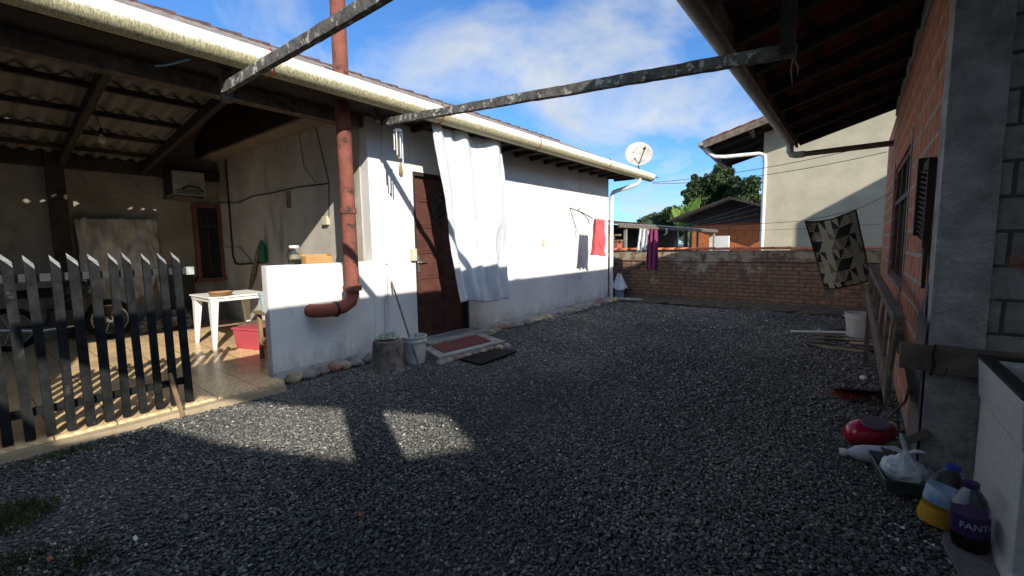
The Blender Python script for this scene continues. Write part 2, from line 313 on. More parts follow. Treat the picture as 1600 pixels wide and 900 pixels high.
# tile floor of the porch
def tilemat():
    m = bpy.data.materials.new('porch_tiles'); m.use_nodes = True; t = m.node_tree; b = t.nodes['Principled BSDF']; L = t.links.new
    tcn = N(t, 'ShaderNodeTexCoord'); br = N(t, 'ShaderNodeTexBrick', Scale=1.0); br.offset = 0
    mp = N(t, 'ShaderNodeMapping'); L(tcn.outputs['Object'], mp.inputs[0]); L(mp.outputs[0], br.inputs['Vector'])
    for k, v_ in (('Brick Width', .36), ('Row Height', .36), ('Mortar Size', .005)): br.inputs[k].default_value = v_
    br.inputs['Color1'].default_value = (.78,.58,.33,1); br.inputs['Color2'].default_value = (.70,.50,.27,1); br.inputs['Mortar'].default_value = (.16,.10,.06,1)
    wv = N(t, 'ShaderNodeTexWave', Scale=9.0, Distortion=6.0, Detail=3.0, bands_direction='DIAGONAL'); L(tcn.outputs['Object'], wv.inputs['Vector'])
    g = N(t, 'ShaderNodeMixRGB', blend_type='MULTIPLY'); g.inputs[0].default_value = .5; L(br.outputs[0], g.inputs[1])
    r0 = N(t, 'ShaderNodeValToRGB'); L(wv.outputs[0], r0.inputs[0]); r0.color_ramp.elements[0].color = (.5,.42,.35,1); r0.color_ramp.elements[1].color = (1.3,1.25,1.2,1); L(r0.outputs[0], g.inputs[2])
    n = N(t, 'ShaderNodeTexNoise', Scale=1.4, Detail=7.0, Roughness=.65); L(tcn.outputs['Object'], n.inputs['Vector'])
    r = N(t, 'ShaderNodeValToRGB'); L(n.outputs[0], r.inputs[0]); r.color_ramp.elements[0].position = .5; r.color_ramp.elements[1].position = .72
    mx = N(t, 'ShaderNodeMixRGB'); L(r.outputs[0], mx.inputs[0]); L(g.outputs[0], mx.inputs[1]); mx.inputs[2].default_value = (.38,.28,.18,1); L(mx.outputs[0], b.inputs['Base Color'])
    rg = N(t, 'ShaderNodeValToRGB'); L(n.outputs[0], rg.inputs[0]); rg.color_ramp.elements[0].color = (.42,.42,.42,1); rg.color_ramp.elements[1].color = (.22,.22,.22,1); L(rg.outputs[0], b.inputs['Roughness'])
    return m
tile_m = tilemat()

def foot_dirt(m, z0, z1, col, off=0):
    t = m.node_tree; b = t.nodes['Principled BSDF']; L = t.links.new; src = b.inputs['Base Color'].links[0].from_socket
    tcn = N(t, 'ShaderNodeTexCoord'); sp = N(t, 'ShaderNodeSeparateXYZ'); L(tcn.outputs['Object'], sp.inputs[0])
    mp = N(t, 'ShaderNodeMapping'); L(tcn.outputs['Object'], mp.inputs[0]); mp.inputs['Scale'].default_value = (1, 1, .45)
    n = N(t, 'ShaderNodeTexNoise', Scale=6.0, Detail=9.0, Roughness=.72); L(mp.outputs[0], n.inputs['Vector'])
    mr = N(t, 'ShaderNodeMapRange'); L(sp.outputs[2], mr.inputs[0]); mr.inputs[1].default_value = z0; mr.inputs[2].default_value = z1; mr.inputs[3].default_value = .30; mr.inputs[4].default_value = -.30
    ad = N(t, 'ShaderNodeMath', operation='ADD'); L(n.outputs[0], ad.inputs[0]); L(mr.outputs[0], ad.inputs[1])
    r = N(t, 'ShaderNodeValToRGB'); L(ad.outputs[0], r.inputs[0]); r.color_ramp.elements[0].position = .45; r.color_ramp.elements[1].position = .85; r.color_ramp.elements[1].color = (.75, .75, .75, 1)
    mx = N(t, 'ShaderNodeMixRGB'); L(r.outputs[0], mx.inputs[0]); L(src, mx.inputs[1]); mx.inputs[2].default_value = (*col, 1); L(mx.outputs[0], b.inputs['Base Color'])
foot_dirt(white_wall, 0, .5, (.24,.22,.17))
def cracks(m, col, sc=1.1):
    t = m.node_tree; b = t.nodes['Principled BSDF']; L = t.links.new; src = b.inputs['Base Color'].links[0].from_socket
    tcn = N(t, 'ShaderNodeTexCoord'); nn = N(t, 'ShaderNodeTexNoise', Scale=3.0, Detail=6.0); L(tcn.outputs['Object'], nn.inputs['Vector'])
    mx0 = N(t, 'ShaderNodeMixRGB'); mx0.inputs[0].default_value = .35; L(tcn.outputs['Object'], mx0.inputs[1]); L(nn.outputs[1], mx0.inputs[2])
    vo = N(t, 'ShaderNodeTexVoronoi', feature='DISTANCE_TO_EDGE', Scale=sc); L(mx0.outputs[0], vo.inputs['Vector'])
    r = N(t, 'ShaderNodeValToRGB'); L(vo.outputs['Distance'], r.inputs[0]); r.color_ramp.elements[0].position = .0; r.color_ramp.elements[1].position = .006; r.color_ramp.elements[0].color = (1,1,1,1); r.color_ramp.elements[1].color = (0,0,0,1)
    n2 = N(t, 'ShaderNodeTexNoise', Scale=.9, Detail=2.0); L(tcn.outputs['Object'], n2.inputs['Vector'])
    r2 = N(t, 'ShaderNodeValToRGB'); L(n2.outputs[0], r2.inputs[0]); r2.color_ramp.elements[0].position = .5; r2.color_ramp.elements[1].position = .6
    mu = N(t, 'ShaderNodeMath', operation='MULTIPLY'); L(r.outputs[0], mu.inputs[0]); L(r2.outputs[0], mu.inputs[1])
    mu2 = N(t, 'ShaderNodeMath', operation='MULTIPLY'); L(mu.outputs[0], mu2.inputs[0]); mu2.inputs[1].default_value = .55
    mx = N(t, 'ShaderNodeMixRGB'); L(mu2.outputs[0], mx.inputs[0]); L(src, mx.inputs[1]); mx.inputs[2].default_value = (*col, 1); L(mx.outputs[0], b.inputs['Base Color'])
cracks(white_wall, (.25,.23,.2)); cracks(porch_wall, (.03,.025,.02), 1.6)
# moss band low on the gutter's round side
def guttermat():
    m = mat('mossy_gutter', (.80,.77,.66), .5, (.70,.67,.55), 2); t = m.node_tree; b = t.nodes['Principled BSDF']; L = t.links.new
    src = b.inputs['Base Color'].links[0].from_socket
    tcn = N(t, 'ShaderNodeTexCoord'); sp = N(t, 'ShaderNodeSeparateXYZ'); L(tcn.outputs['Object'], sp.inputs[0])
    mp = N(t, 'ShaderNodeMapping'); L(tcn.outputs['Object'], mp.inputs[0]); mp.inputs['Scale'].default_value = (.3, 1, .3)
    n = N(t, 'ShaderNodeTexNoise', Scale=42.0, Detail=8.0, Roughness=.8); L(mp.outputs[0], n.inputs['Vector'])
    mr = N(t, 'ShaderNodeMapRange'); L(sp.outputs[2], mr.inputs[0]); mr.inputs[1].default_value = .035; mr.inputs[2].default_value = -.075; mr.inputs[3].default_value = -.5; mr.inputs[4].default_value = .30
    ad = N(t, 'ShaderNodeMath', operation='ADD'); L(n.outputs[0], ad.inputs[0]); L(mr.outputs[0], ad.inputs[1])
    r = N(t, 'ShaderNodeValToRGB'); L(ad.outputs[0], r.inputs[0]); r.color_ramp.elements[0].position = .47; r.color_ramp.elements[1].position = .60
    n2 = N(t, 'ShaderNodeTexNoise', Scale=110.0, Detail=6.0, Roughness=.8); L(mp.outputs[0], n2.inputs['Vector'])
    r9 = N(t, 'ShaderNodeValToRGB'); L(n2.outputs[0], r9.inputs[0]); r9.color_ramp.elements[0].position = .42; r9.color_ramp.elements[1].position = .6; mc = N(t, 'ShaderNodeMixRGB'); L(r9.outputs[0], mc.inputs[0]); mc.inputs[1].default_value = (.26,.23,.12,1); mc.inputs[2].default_value = (.70,.64,.40,1)
    mx = N(t, 'ShaderNodeMixRGB'); L(r.outputs[0], mx.inputs[0]); L(src, mx.inputs[1]); L(mc.outputs[0], mx.inputs[2]); L(mx.outputs[0], b.inputs['Base Color'])
    return m
gutter_m = guttermat()

# ------------------------------------------------------------------ ground, gravel
WL = -4.95; YB = 10.9; TF = .08
g = MB()
g.grid(lambda u, v: V(-160 + 320*u, -60 + 380*v, -.012), 8, 8)
props(g.build('ground', mat('packed_earth', (.10,.10,.094), .95, (.075,.074,.07), 2, bump=.8, bscale=60)), kind='structure')

def gravel_field():
    rs = np.random.RandomState(3)
    def pts(x0, x1, y0, y1, dens, s0, s1):
        n = int((x1-x0)*(y1-y0)*dens); return np.c_[rs.uniform(x0, x1, n), rs.uniform(y0, y1, n), rs.uniform(s0, s1, n)]
    P = np.vstack([pts(-4.72, .62, .0, 4.2, 6200, .0058, .0118), pts(-4.85, .40, 4.2, 7.2, 2600, .009, .015), pts(-4.85, .36, 7.2, 10.85, 1300, .012, .019),
                   pts(-4.72, .62, -2.2, 0, 900, .013, .02)])
    n = len(P)
    t = (1+5**.5)/2
    ico = np.array([(-1,t,0),(1,t,0),(-1,-t,0),(1,-t,0),(0,-1,t),(0,1,t),(0,-1,-t),(0,1,-t),(t,0,-1),(t,0,1),(-t,0,-1),(-t,0,1)], float); ico /= np.linalg.norm(ico[0])
    fc = np.array([(0,11,5),(0,5,1),(0,1,7),(0,7,10),(0,10,11),(1,5,9),(5,11,4),(11,10,2),(10,7,6),(7,1,8),(3,9,4),(3,4,2),(3,2,6),(3,6,8),(3,8,9),(4,9,5),(2,4,11),(6,2,10),(8,6,7),(9,8,1)])
    v = ico[None] * (1 + rs.uniform(-.3, .3, (n, 12, 1)))
    sc = np.stack([rs.uniform(.9, 1.5, n), rs.uniform(.65, 1.1, n), rs.uniform(.4, .8, n)], 1) * P[:, 2:3]
    v = v * sc[:, None, :]
    a = rs.uniform(0, 6.283, n); tl = rs.normal(0, .32, n)
    c, s = np.cos(tl)[:, None], np.sin(tl)[:, None]
    y = v[..., 1]*c - v[..., 2]*s; z = v[..., 1]*s + v[..., 2]*c; x = v[..., 0]
    c, s = np.cos(a)[:, None], np.sin(a)[:, None]
    X = x*c - y*s; Y = x*s + y*c
    P[:, 2] *= np.clip(rs.lognormal(-.05, .28, n), .5, 2.0)
    und = .008*np.sin(P[:, 0]*2.3 + 1.1*P[:, 1]) + .006*np.sin(P[:, 1]*3.1 - P[:, 0])
    base = und + rs.uniform(-.008, .012, n)
    co = np.stack([X + P[:, 0:1], Y + P[:, 1:2], z + base[:, None]], -1).reshape(-1, 3)
    fi = (fc[None] + (np.arange(n)*12)[:, None, None]).reshape(-1)
    me = bpy.data.meshes.new('gravel'); me.vertices.add(len(co)); me.vertices.foreach_set('co', co.ravel())
    nf = n*20; me.loops.add(nf*3); me.loops.foreach_set('vertex_index', fi.astype(np.int32)); me.polygons.add(nf)
    me.polygons.foreach_set('loop_start', np.arange(0, nf*3, 3, dtype=np.int32))
    at = me.attributes.new('tone', 'FLOAT', 'POINT')
    tone = np.clip(rs.beta(2.0, 2.6, n) + .07*np.sin(P[:, 0]*1.7)*np.sin(P[:, 1]*1.3+1) + .06*np.sin(P[:, 0]*4.1+P[:, 1]*2.2)*np.sin(P[:, 1]*3.3-P[:, 0]), 0, .9); li = rs.rand(n) < .012; tone[li] = rs.uniform(.93, 1, li.sum())
    at.data.foreach_set('value', np.repeat(tone, 12).astype(np.float32))
    me.materials.append(gravel_m); me.update(); me.validate()
    o = bpy.data.objects.new('gravel', me); COL.objects.link(o)
    props(o, 'dark grey crushed stone covering the whole yard between the two houses', 'gravel', kind='stuff')
gravel_field()

# chinks of sun through roof and ceiling: where the sun's line to each bright spot crosses them
SPOTS = [(41,315),(67,316),(83,306),(103,308),(118,319),(176,321),(202,324),(221,325),(240,326)]
CHR, CHC = [], []
for px, py in SPOTS:
    p = PX(px, py, -9.965 if px not in (83, 103) else -9.79)
    k = (3.205 - 4.33*.45 - .45*p.x - p.z)/(.604 + .45); CHR.append((p.x + k, p.y - .5*k))
    k = (3.855 + .085*p.x - p.z)/(.604 - .085); CHC.append((p.x + k, p.y - .5*k))
def pierce(b, pts, rx, ry):
    f2 = []; m2 = []
    for f, mi in zip(b.f, b.m):
        x = sum(b.v[i].x for i in f)/len(f); y = sum(b.v[i].y for i in f)/len(f)
        if any(abs(x-a) < rx and abs(y-c) < ry for a, c in pts): continue
        f2.append(f); m2.append(mi)
    b.f = f2; b.m = m2; return b
# ------------------------------------------------------------------ white house on the left
H = thing('white_house', (WL, 3.4, 0), 'long white plastered house with open porch, round mossy gutter and dark red door', 'house')
# front wall with the door opening (door Y 4.08..5.15, z .13..2.5)
DY0, DY1, DZ0, DZ1 = 4.08, 5.16, .12, 2.52
HL = -5.12                                    # inner face
m = MB()
m.box((HL, 3.37, -.05), (WL, DY0, 3.12)); m.box((HL, DY1, -.05), (WL, 10.25, 3.12)); m.box((HL, DY0, DZ1), (WL, DY1, 3.12)); m.box((HL, DY0, -.05), (WL, DY1, DZ0))
m.box((-10.1, 3.37, -.05), (HL, 3.55, 3.6)); m.box((-9.6, 10.05, -.05), (HL, 10.25, 3.1))
m.build('front_wall', white_wall, H)
m = MB(); m.box((-5.08, 2.06, -.02), (WL, 3.37, 1.29)); m.build('low_wall', white_wall, H, bevel=.008)
m = MB(); m.box((-10.15, -4, -.05), (-9.97, 3.37, 3.6)); m.build('porch_back_wall', porch_wall, H)
m = MB(); m.box((-9.96, 3.355, .081), (-5.12, 3.368, 3.168)); m.build('porch_side_wall', mat('tan_limewash', (.56,.52,.45), .9, (.36,.32,.265), 1.1, bump=.25, bscale=24, stain=(.10,.085,.07), sscale=2.6, spos=.56, streak=True, sharp=.22), H)
m = MB(); m.box((-9.96, 1.0, TF), (-9.8, 1.2, 3.1)); m.build('porch_column', dark_wood, H)
# loft boards over the side wall, with tan soffit
CZ_ = lambda x: 3.46 + .085*(x + 5)
m = MB(); m.box((-9.96, 3.02, 3.17), (-5.35, 3.365, 3.20)); m.build('soffit', mat('tan_soffit', (.30,.24,.18), .9), H)
lf = MB()
for i in range(16):
    x0 = -9.96 + i*.29; lf.box((x0, 3.02, 3.205), (x0+.283, 3.05, 3.50 + .0*i + max(0, min(.9, (i-1)*-.0)) + .38*0))
lf.build('loft_boards', dark_wood, H)
m = MB(); m.prism([(-9.96, 3.03, 3.5), (-5.35, 3.03, 3.5), (-7.5, 3.03, 4.45), (-9.3, 3.03, 3.75)], (0, .02, 0)); m.build('loft_gable', dark_wood, H)
m = MB(); m.prism([(-9.96, 2.26, CZ_(-9.96)), (-5.1, 2.26, CZ_(-5.1)), (-5.2, 2.26, 3.55), (-7.5, 2.26, 4.5), (-9.9, 2.26, 3.55)], (0, .02, 0)); m.build('ceiling_gable', dark_wood, H)
# porch floor slab with nosing
m = MB(); m.box((-9.97, -4, -.04), (-4.70, 2.06, TF)); m.box((-9.97, 2.06, -.04), (-5.08, 3.37, TF)); props(m.build('porch_floor', tile_m), kind='structure')
m = MB(); m.box((-4.697, -4, -.04), (-4.60, 2.03, TF-.022)); props(m.build('porch_curb', mat('tan_cement', (.42,.33,.21), .85, (.28,.22,.14), 5, bump=.4)), kind='structure')
# wall footing: cement lip along the foot of the wall
def lipf(u, v):
    y = 2.03 + 8.3*u; k = noise.noise(V(y*2.1, 3, 0))*.05
    return V(WL + (.0 + (.055 + k*.5 + max(0, min(1, (y-5.2)/2))*.12)*v), y, .10*(1-v)**.6 + .012 + .02*noise.noise(V(y*5, v*3, 1)))
m = MB(); m.grid(lipf, 110, 5); m.build('footing', concrete, H, smooth=True, solid=.01)
# door
D = MB().box((-5.06, DY0+.05, DZ0), (-5.02, DY1-.05, DZ1-.05)).build('door', door_brown, H, bevel=.003)
fr = MB(); fr.box((-5.10, DY0, DZ0), (-4.965, DY0+.05, DZ1)); fr.box((-5.10, DY1-.05, DZ0), (-4.965, DY1, DZ1)); fr.box((-5.10, DY0+.05, DZ1-.05), (-4.965, DY1-.05, DZ1)); fr.build('door_frame', dark_wood, H, bevel=.004)
pn = MB()
for k in range(6):
    z0 = DZ0 + .12 + k*.375
    for y0 in (DY0+.13, DY0+.56):
        pn.box((-5.0195, y0, z0), (-5.006, y0+.35, z0+.29)); pn.box((-5.0055, y0+.045, z0+.045), (-4.998, y0+.305, z0+.245))
pn.build('panel', door_brown, D, bevel=.006)
hd = MB(); hd.box((-5.019, DY0+.085, 1.10), (-5.008, DY0+.125, 1.34)); hd.tube([(-5.01, DY0+.105, 1.24), (-4.965, DY0+.105, 1.24), (-4.96, DY0+.13, 1.245), (-4.962, DY0+.23, 1.24)], .009, 8); hd.build('handle', steel, D, smooth=True)
# threshold and step
m = MB(); m.box((WL+.002, DY0-.05, 0), (-4.62, DY1+.1, .12)); m.build('threshold', concrete, H, bevel=.01)
# roof: tiled front slope
def wav(y, p=.21, a=.022): return a*abs(math.sin(math.pi*y/p))
GX, GZ = -4.28, 3.16                              # gutter axis
RZ = lambda x: 3.205 + (-4.33 - x)*.45
def rooff(u, v):
    y = -4 + 16.0*u; x = -4.32 - 3.2*v; return V(x, y, RZ(x) + wav(y) + .012*((v*9) % 1))
m = MB(); m.grid(rooff, 620, 80); pierce(m, CHR, .05, .045); m.build('roof', mat('old_roof_tile', (.24,.20,.17), .9, (.12,.10,.085), 5, bump=.6, stain=(.30,.28,.22), sscale=9, spos=.56), H, solid=.015)
rd = MB()
for i in range(39):
    y = -4 + i*.41; rd.tube([(-7.52, y, RZ(-7.52)+.0), (-7.52, y+.44, RZ(-7.52)+.02)], [.05, .062], 10)
rd.build('ridge_tiles', mat('dark_ridge_tile', (.11,.06,.05), .9, (.045,.03,.027), 6, bump=.6), H, smooth=True)
m = MB()
m.grid(lambda u, v: V(-7.52 - 3.2*v, -4 + 16*u, RZ(-7.52) - 3.2*v*.45 + wav(-4+16*u)), 200, 4); m.build('back_roof', red_tile, H, solid=.02)
# eaves boards and rafter tails
m = MB(); m.box((-4.42, -4, 3.06), (-4.395, 10.95, 3.19)); m.build('fascia', dark_wood, H)
m = MB(); m.box((-5.10, -4, 3.125), (-4.45, 10.95, 3.15)); m.build('eaves_boarding', dark_wood, H)
for i in range(16): y = 3.6 + i*.47; MB().box((-5.0, y, 3.05), (-4.45, y+.06, 3.12)).build('rafter_tail', dark_wood, H)
m = MB(); m.prism([(-4.40, 10.95, 3.18), (-7.5, 10.95, 4.55), (-7.5, 10.95, 4.42), (-4.40, 10.95, 3.06)], (0, .03, 0)); m.build('verge_board', dark_wood, H)
# porch beam and ceiling
m = MB(); m.box((-5.15, -4, 2.98), (-5.0, 3.36, 3.12)); m.build('porch_beam', old_wood, H)
CZ = lambda x: 3.43 + .085*(x + 5)
m = MB(); m.grid(lambda u, v: V(-4.9 - 5.1*v, -4 + (6.12+.12*v)*u, CZ(-4.9-5.1*v) + .028*math.sin((-4 + 6.2*u)*2*math.pi/.178)), 340, 110); pierce(m, CHC, .032, .045); m.build('porch_ceiling', roof_under, H, solid=.008, smooth=True)
for y in (-1.6, -.3, 1.05, 2.05):
    MB().bar((-4.95, y, CZ(-4.95)-.16), (-9.95, y + (.12 if y > 0 else 0), CZ(-9.95)-.16), .07, .13).build('porch_rafter', dark_wood, H)
for x in (-5.65, -6.55, -7.45, -8.35, -9.25):
    MB().box((x, -4, CZ(x)-.095), (x+.06, 2.16, CZ(x)-.035)).build('purlin', dark_wood, H)
MB().box((-9.96, -4, 2.78), (-9.84, 3.36, 2.98)).build('wall_plate', dark_wood, H)
# GUTTER ------------------------------------------------------------
G_ = thing('rain_gutter', (GX, 3.4, GZ), 'long round white gutter stained with yellow moss along the eaves of the white house', 'gutter')
def gut(u, v):
    y = -4 + 15.3*u; a = R(-78 + 262*v)
    return V(GX + .105*math.sin(a+R(90)) , y, GZ + .105*(-math.cos(a + R(90)))*1.05)
m = MB()
def gut2(u, v):
    a = R(25 - 250*v); return V(GX + .122*math.cos(a), -4 + 15.3*u, GZ + .122*math.sin(a))
m.grid(gut2, 160, 22); m.build('trough', gutter_m, G_, smooth=True, solid=.006)
for y in (-1.9, .02, 1.9, 3.95, 6.1, 8.7):
    s = MB(); pts = []
    for k in range(12):
        a = R(38 - 14*k); pts.append((GX + .128*math.cos(a), y + .004*k, GZ + .128*math.sin(a)))
    for a_, b_ in zip(pts, pts[1:]): s.bar(a_, b_, .022, .005, up=(0, 1, 0))
    s.bar(pts[-1], (GX-.14, y+.02, GZ-.10), .02, .005); s.build('strap', red_strap, G_)
props(G_, G_['label'], 'gutter')
m = MB().tube([(GX, 10.55, GZ-.08), (GX, 10.55, GZ-.17), (GX-.04, 10.53, GZ-.24), (GX-.10, 10.5, GZ-.28), (WL+.16, 10.42, GZ-.38), (WL+.08, 10.36, GZ-.42), (WL+.055, 10.32, GZ-.5), (WL+.055, 10.32, .05)], .05, 14)
m.build('downpipe', pvc, G_, smooth=True)
m = MB().tube([(GX, 11.3, GZ), (GX, 11.31, GZ)], .108, 18); m.build('end_cap', dirty_pvc, G_)

MB().box((-5.085, -4, 3.12), (-5.065, 3.36, 3.40)).build('closing_board', dark_wood, H)

# chimney pipe and drain elbow
C_ = thing('soil_pipe', (-4.72, 2.92, .8), 'tall rusty red vertical pipe rising through the eaves past the low wall', 'pipe')
MB().tube([(-4.72, 2.92, .98), (-4.72, 2.91, 3.0), (-4.64, 2.87, 5.2)], .083, 20).build('upright', rust_pipe, C_, smooth=True)
el = [(-4.72, 2.92, 1.02), (-4.72, 2.92, .92), (-4.72, 2.885, .83), (-4.73, 2.80, .78), (-4.76, 2.70, .755), (-4.80, 2.60, .75), (-4.88, 2.53, .75), (-5.02, 2.50, .75)]
MB().tube(el, .078, 18).build('elbow', pipe_red, C_, smooth=True)
MB().lathe([(.108, -.03), (.108, .03)], (-4.72, 2.92, .99), 18).build('collar', rust_pipe, C_)
for z_ in (1.9, 3.35): MB().lathe([(.088, -.035), (.094, -.03), (.094, .03), (.088, .035)], (-4.72 + max(0, z_-3)*.036, 2.915 - max(0, z_-3)*.02, z_), 20).build('joint', rust_pipe, C_)
MB().lathe([(.09, -.01), (.09, .012)], (-4.755, 2.715, .757), 18, rot=Matrix.Rotation(R(90), 3, 'X')).build('wire_band', metal_dark, C_)

# beams across the yard
def beam(name, p, q, lab, wd=.09, ht=.14, n=60):
    p = Vector(p); q = Vector(q); b = MB(); d = (q-p).normalized(); sd_ = d.cross(V(0,0,1)).normalized(); up = sd_.cross(d)
    def f(u, v):
        k = int(round(v*4)) % 4; c = [(-1,-1),(1,-1),(1,1),(-1,1)][k]
        c0 = p + (q-p)*u; j = .004*noise.noise(V(u*40, k*2.3, 1)) + .003*noise.noise(V(u*9, 5, 1)); return c0 + sd_*(c[0]*wd/2 + j) + up*(c[1]*ht/2 + j)
    vs = [f(i/n, k/4) for i in range(n+1) for k in range(4)]
    fs = [(i*4+k, i*4+(k+1) % 4, (i+1)*4+(k+1) % 4, (i+1)*4+k) for i in range(n) for k in range(4)] + [(0,1,2,3), (n*4+3, n*4+2, n*4+1, n*4)]
    b.add(vs, fs); return props(b.build(name, lichen, bevel=.004), lab, 'beam', 'beams spanning the yard')
_a, _b = PZ(350, 139, 2.90), PZ(586, 0, 2.90); beam('timber_beam', _a, _b + (_b-_a).normalized()*2.6, 'lichened timber beam crossing the sky in front of the red pipe', wd=.05, ht=.085)
beam('timber_beam', (-4.50, 3.32, 2.95), (-.35, 3.3, 2.64), 'longer lichened timber beam running from above the wind chimes to the tiled eaves', wd=.055, ht=.08)
hg = MB().box((-4.70, 1.66, 2.83), (-4.625, 1.74, 3.12)); hg.build('beam_hanger', old_wood, H)
MB().box((-4.66, 3.28, 2.98), (-4.60, 3.34, 3.12)).build('beam_hanger', old_wood, H)

# gate of pickets -----------------------------------------------------
GT = thing('picket_gate', (-4.76, .2, TF), 'black picket gate with pointed white-painted tops across the tiled porch', 'gate')
for i in range(27):
    y = 1.235 - i*.110; jz = random.uniform(-.012, .012); wd = .055; b = MB(); tl = random.uniform(-.016, .016)
    x0, x1 = -4.775, -4.735
    top = 1.465 + jz; wd *= random.uniform(.92, 1.08)
    vs = [(x0, y-wd/2, TF+.01), (x1, y-wd/2, TF+.01), (x1, y+wd/2, TF+.01), (x0, y+wd/2, TF+.01),
          (x0, y-wd/2+tl, top), (x1, y-wd/2+tl, top-.04), (x1, y+wd/2+tl, top-.105), (x0, y+wd/2+tl, top-.065)]
    b.add(vs, [(0,3,2,1),(0,1,5,4),(1,2,6,5),(2,3,7,6),(3,0,4,7)], 0); b.add(vs[4:], [(0,1,2,3)], 1)
    pk_ = b.build('picket', [black_paint, white_paint], GT, weld=True)
MB().box((-4.815, -1.75, 1.255), (-4.777, 1.30, 1.315)).build('rail', mat('grey_rail_paint', (.035,.034,.032), .6, (.02,.02,.019), 6, bump=.3), GT, bevel=.004)
MB().box((-4.815, -1.75, .255), (-4.777, 1.25, .315)).build('rail', black_paint, GT, bevel=.004)
MB().box((-4.812, 1.301, 1.25), (-4.77, 1.36, 1.32)).build('latch', white_paint, GT)
MB().tube([PX(275, 655, -4.6)*1, PX(268, 590, -4.68)], .014, 8)
st = MB().bar(V(-4.58, 1.13, .02), V(-4.69, 1.09, .40), .028, .02); props(st.build('wooden_stick', wood), 'short pale stick standing against the outside of the black gate', 'stick')

# ------------------------------------------------------------------ porch contents
# white plastic table
T = thing('plastic_table', (-7.35, 2.55, TF), 'white plastic garden table with splayed legs standing in the sunlit porch', 'table')
tx0, tx1, ty0, ty1 = -7.75, -6.95, 2.12, 2.92
tb = MB(); tb.box((tx0, ty0, .79), (tx1, ty1, .815)); tb.build('tabletop', plastic_white, T, bevel=.008)
ap = MB()
for a, b in (((tx0+.02, ty0+.02), (tx1-.02, ty0+.035)), ((tx0+.02, ty1-.035), (tx1-.02, ty1-.02)), ((tx0+.02, ty0+.035), (tx0+.035, ty1-.035)), ((tx1-.035, ty0+.035), (tx1-.02, ty1-.035))): ap.box((*a, .745), (*b, .789))
ap.build('apron', plastic_white, T)
for sx, sy in ((0,0),(1,0),(0,1),(1,1)):
    X0 = (tx0+.08, tx1-.08)[sx]; Y0 = (ty0+.08, ty1-.08)[sy]; ox = (-.04, .04)[sx]; oy = (-.04, .04)[sy]
    b = MB(); b.add([(X0-.07, Y0-.05, .785), (X0+.07, Y0-.05, .785), (X0+.07, Y0+.05, .785), (X0-.07, Y0+.05, .785),
                     (X0+ox-.025, Y0+oy-.02, TF), (X0+ox+.025, Y0+oy-.02, TF), (X0+ox+.025, Y0+oy+.02, TF), (X0+ox-.025, Y0+oy+.02, TF)],
                    [(0,1,2,3),(7,6,5,4),(4,5,1,0),(5,6,2,1),(6,7,3,2),(7,4,0,3)]); b.build('leg', plastic_white, T, bevel=.008)
bk = MB().lathe([(.02, .0), (.12, .005), (.15, .055), (.155, .06), (.14, .055), (.11, .015), (.0, .012)], (-7.05, 2.30, .816), 24, jit=.008)
props(bk.build('wicker_basket', mat('wicker', (.42,.25,.12), .8, (.25,.13,.06), 30, bump=.8, bscale=80), smooth=True), 'small round wicker basket lying on the white plastic table', 'basket')
# red crate
rc = thing('storage_crate', (-6.6, 2.5, TF), 'red plastic storage crate on the porch tiles beside the table', 'crate')
def frustum(b, c, w0, d0, w1, d1, z0, z1, rot=0, mi=0):
    Rz = Matrix.Rotation(rot, 3, 'Z'); vs = []
    for (ww, dd, z) in ((w0, d0, z0), (w1, d1, z1)):
        for sx, sy in ((-1,-1),(1,-1),(1,1),(-1,1)): vs.append(Vector(c) + Rz @ V(sx*ww/2, sy*dd/2, z))
    b.add(vs, [(0,3,2,1),(4,5,6,7),(0,1,5,4),(1,2,6,5),(2,3,7,6),(3,0,4,7)], mi); return b
frustum(MB(), (-6.66, 2.57, TF), .42, .29, .48, .33, 0, .27, R(18)).build('body', red_plastic, rc, bevel=.012)
frustum(MB(), (-6.66, 2.57, TF), .52, .36, .50, .345, .272, .30, R(18)).build('lid', red_plastic, rc, bevel=.01)
frustum(MB(), (-6.66, 2.57, TF), .505, .06, .505, .06, .19, .22, R(18)).build('rim', red_plastic, rc, bevel=.006)
b = frustum(MB(), (-6.98, 2.66, TF), .2, .3, .2, .3, 0, .32, R(18)); props(b.build('carton', mat('printed_carton', (.07,.08,.06), .7, (.22,.12,.08), 9)), 'dark printed carton standing behind the red crate', 'box')
# dark board against side wall
b = MB().bar((-6.85, 3.12, TF), (-6.80, 3.33, .98), .30, .02, up=(0, 1, .2)); props(b.build('leaning_board', dark_wood), 'dark narrow board leaning on the side wall behind the table', 'board')
# stool with bucket
S = thing('wooden_stool', (-5.72, 2.45, TF), 'light wooden stool half hidden by the low wall, carrying a pale blue bucket', 'stool')
MB().box((-5.95, 2.28, .66), (-5.50, 2.66, .695)).build('seat', wood, S, bevel=.004)
for a in ((-5.92, 2.31), (-5.57, 2.31), (-5.92, 2.60), (-5.57, 2.60)): MB().box((a[0], a[1], TF), (a[0]+.045, a[1]+.045, .66)).build('leg', wood, S, bevel=.003)
MB().box((-5.90, 2.325, .3), (-5.55, 2.345, .36)).build('stretcher', wood, S)
b = MB().lathe([(.10, 0), (.12, .20), (.13, .205), (.13, .22), (.112, .215), (.095, .02), (0, .02)], (-5.78, 2.42, .697), 24); props(b.build('bucket', blue_plastic, smooth=True), 'pale blue bucket standing on the wooden stool', 'bucket')
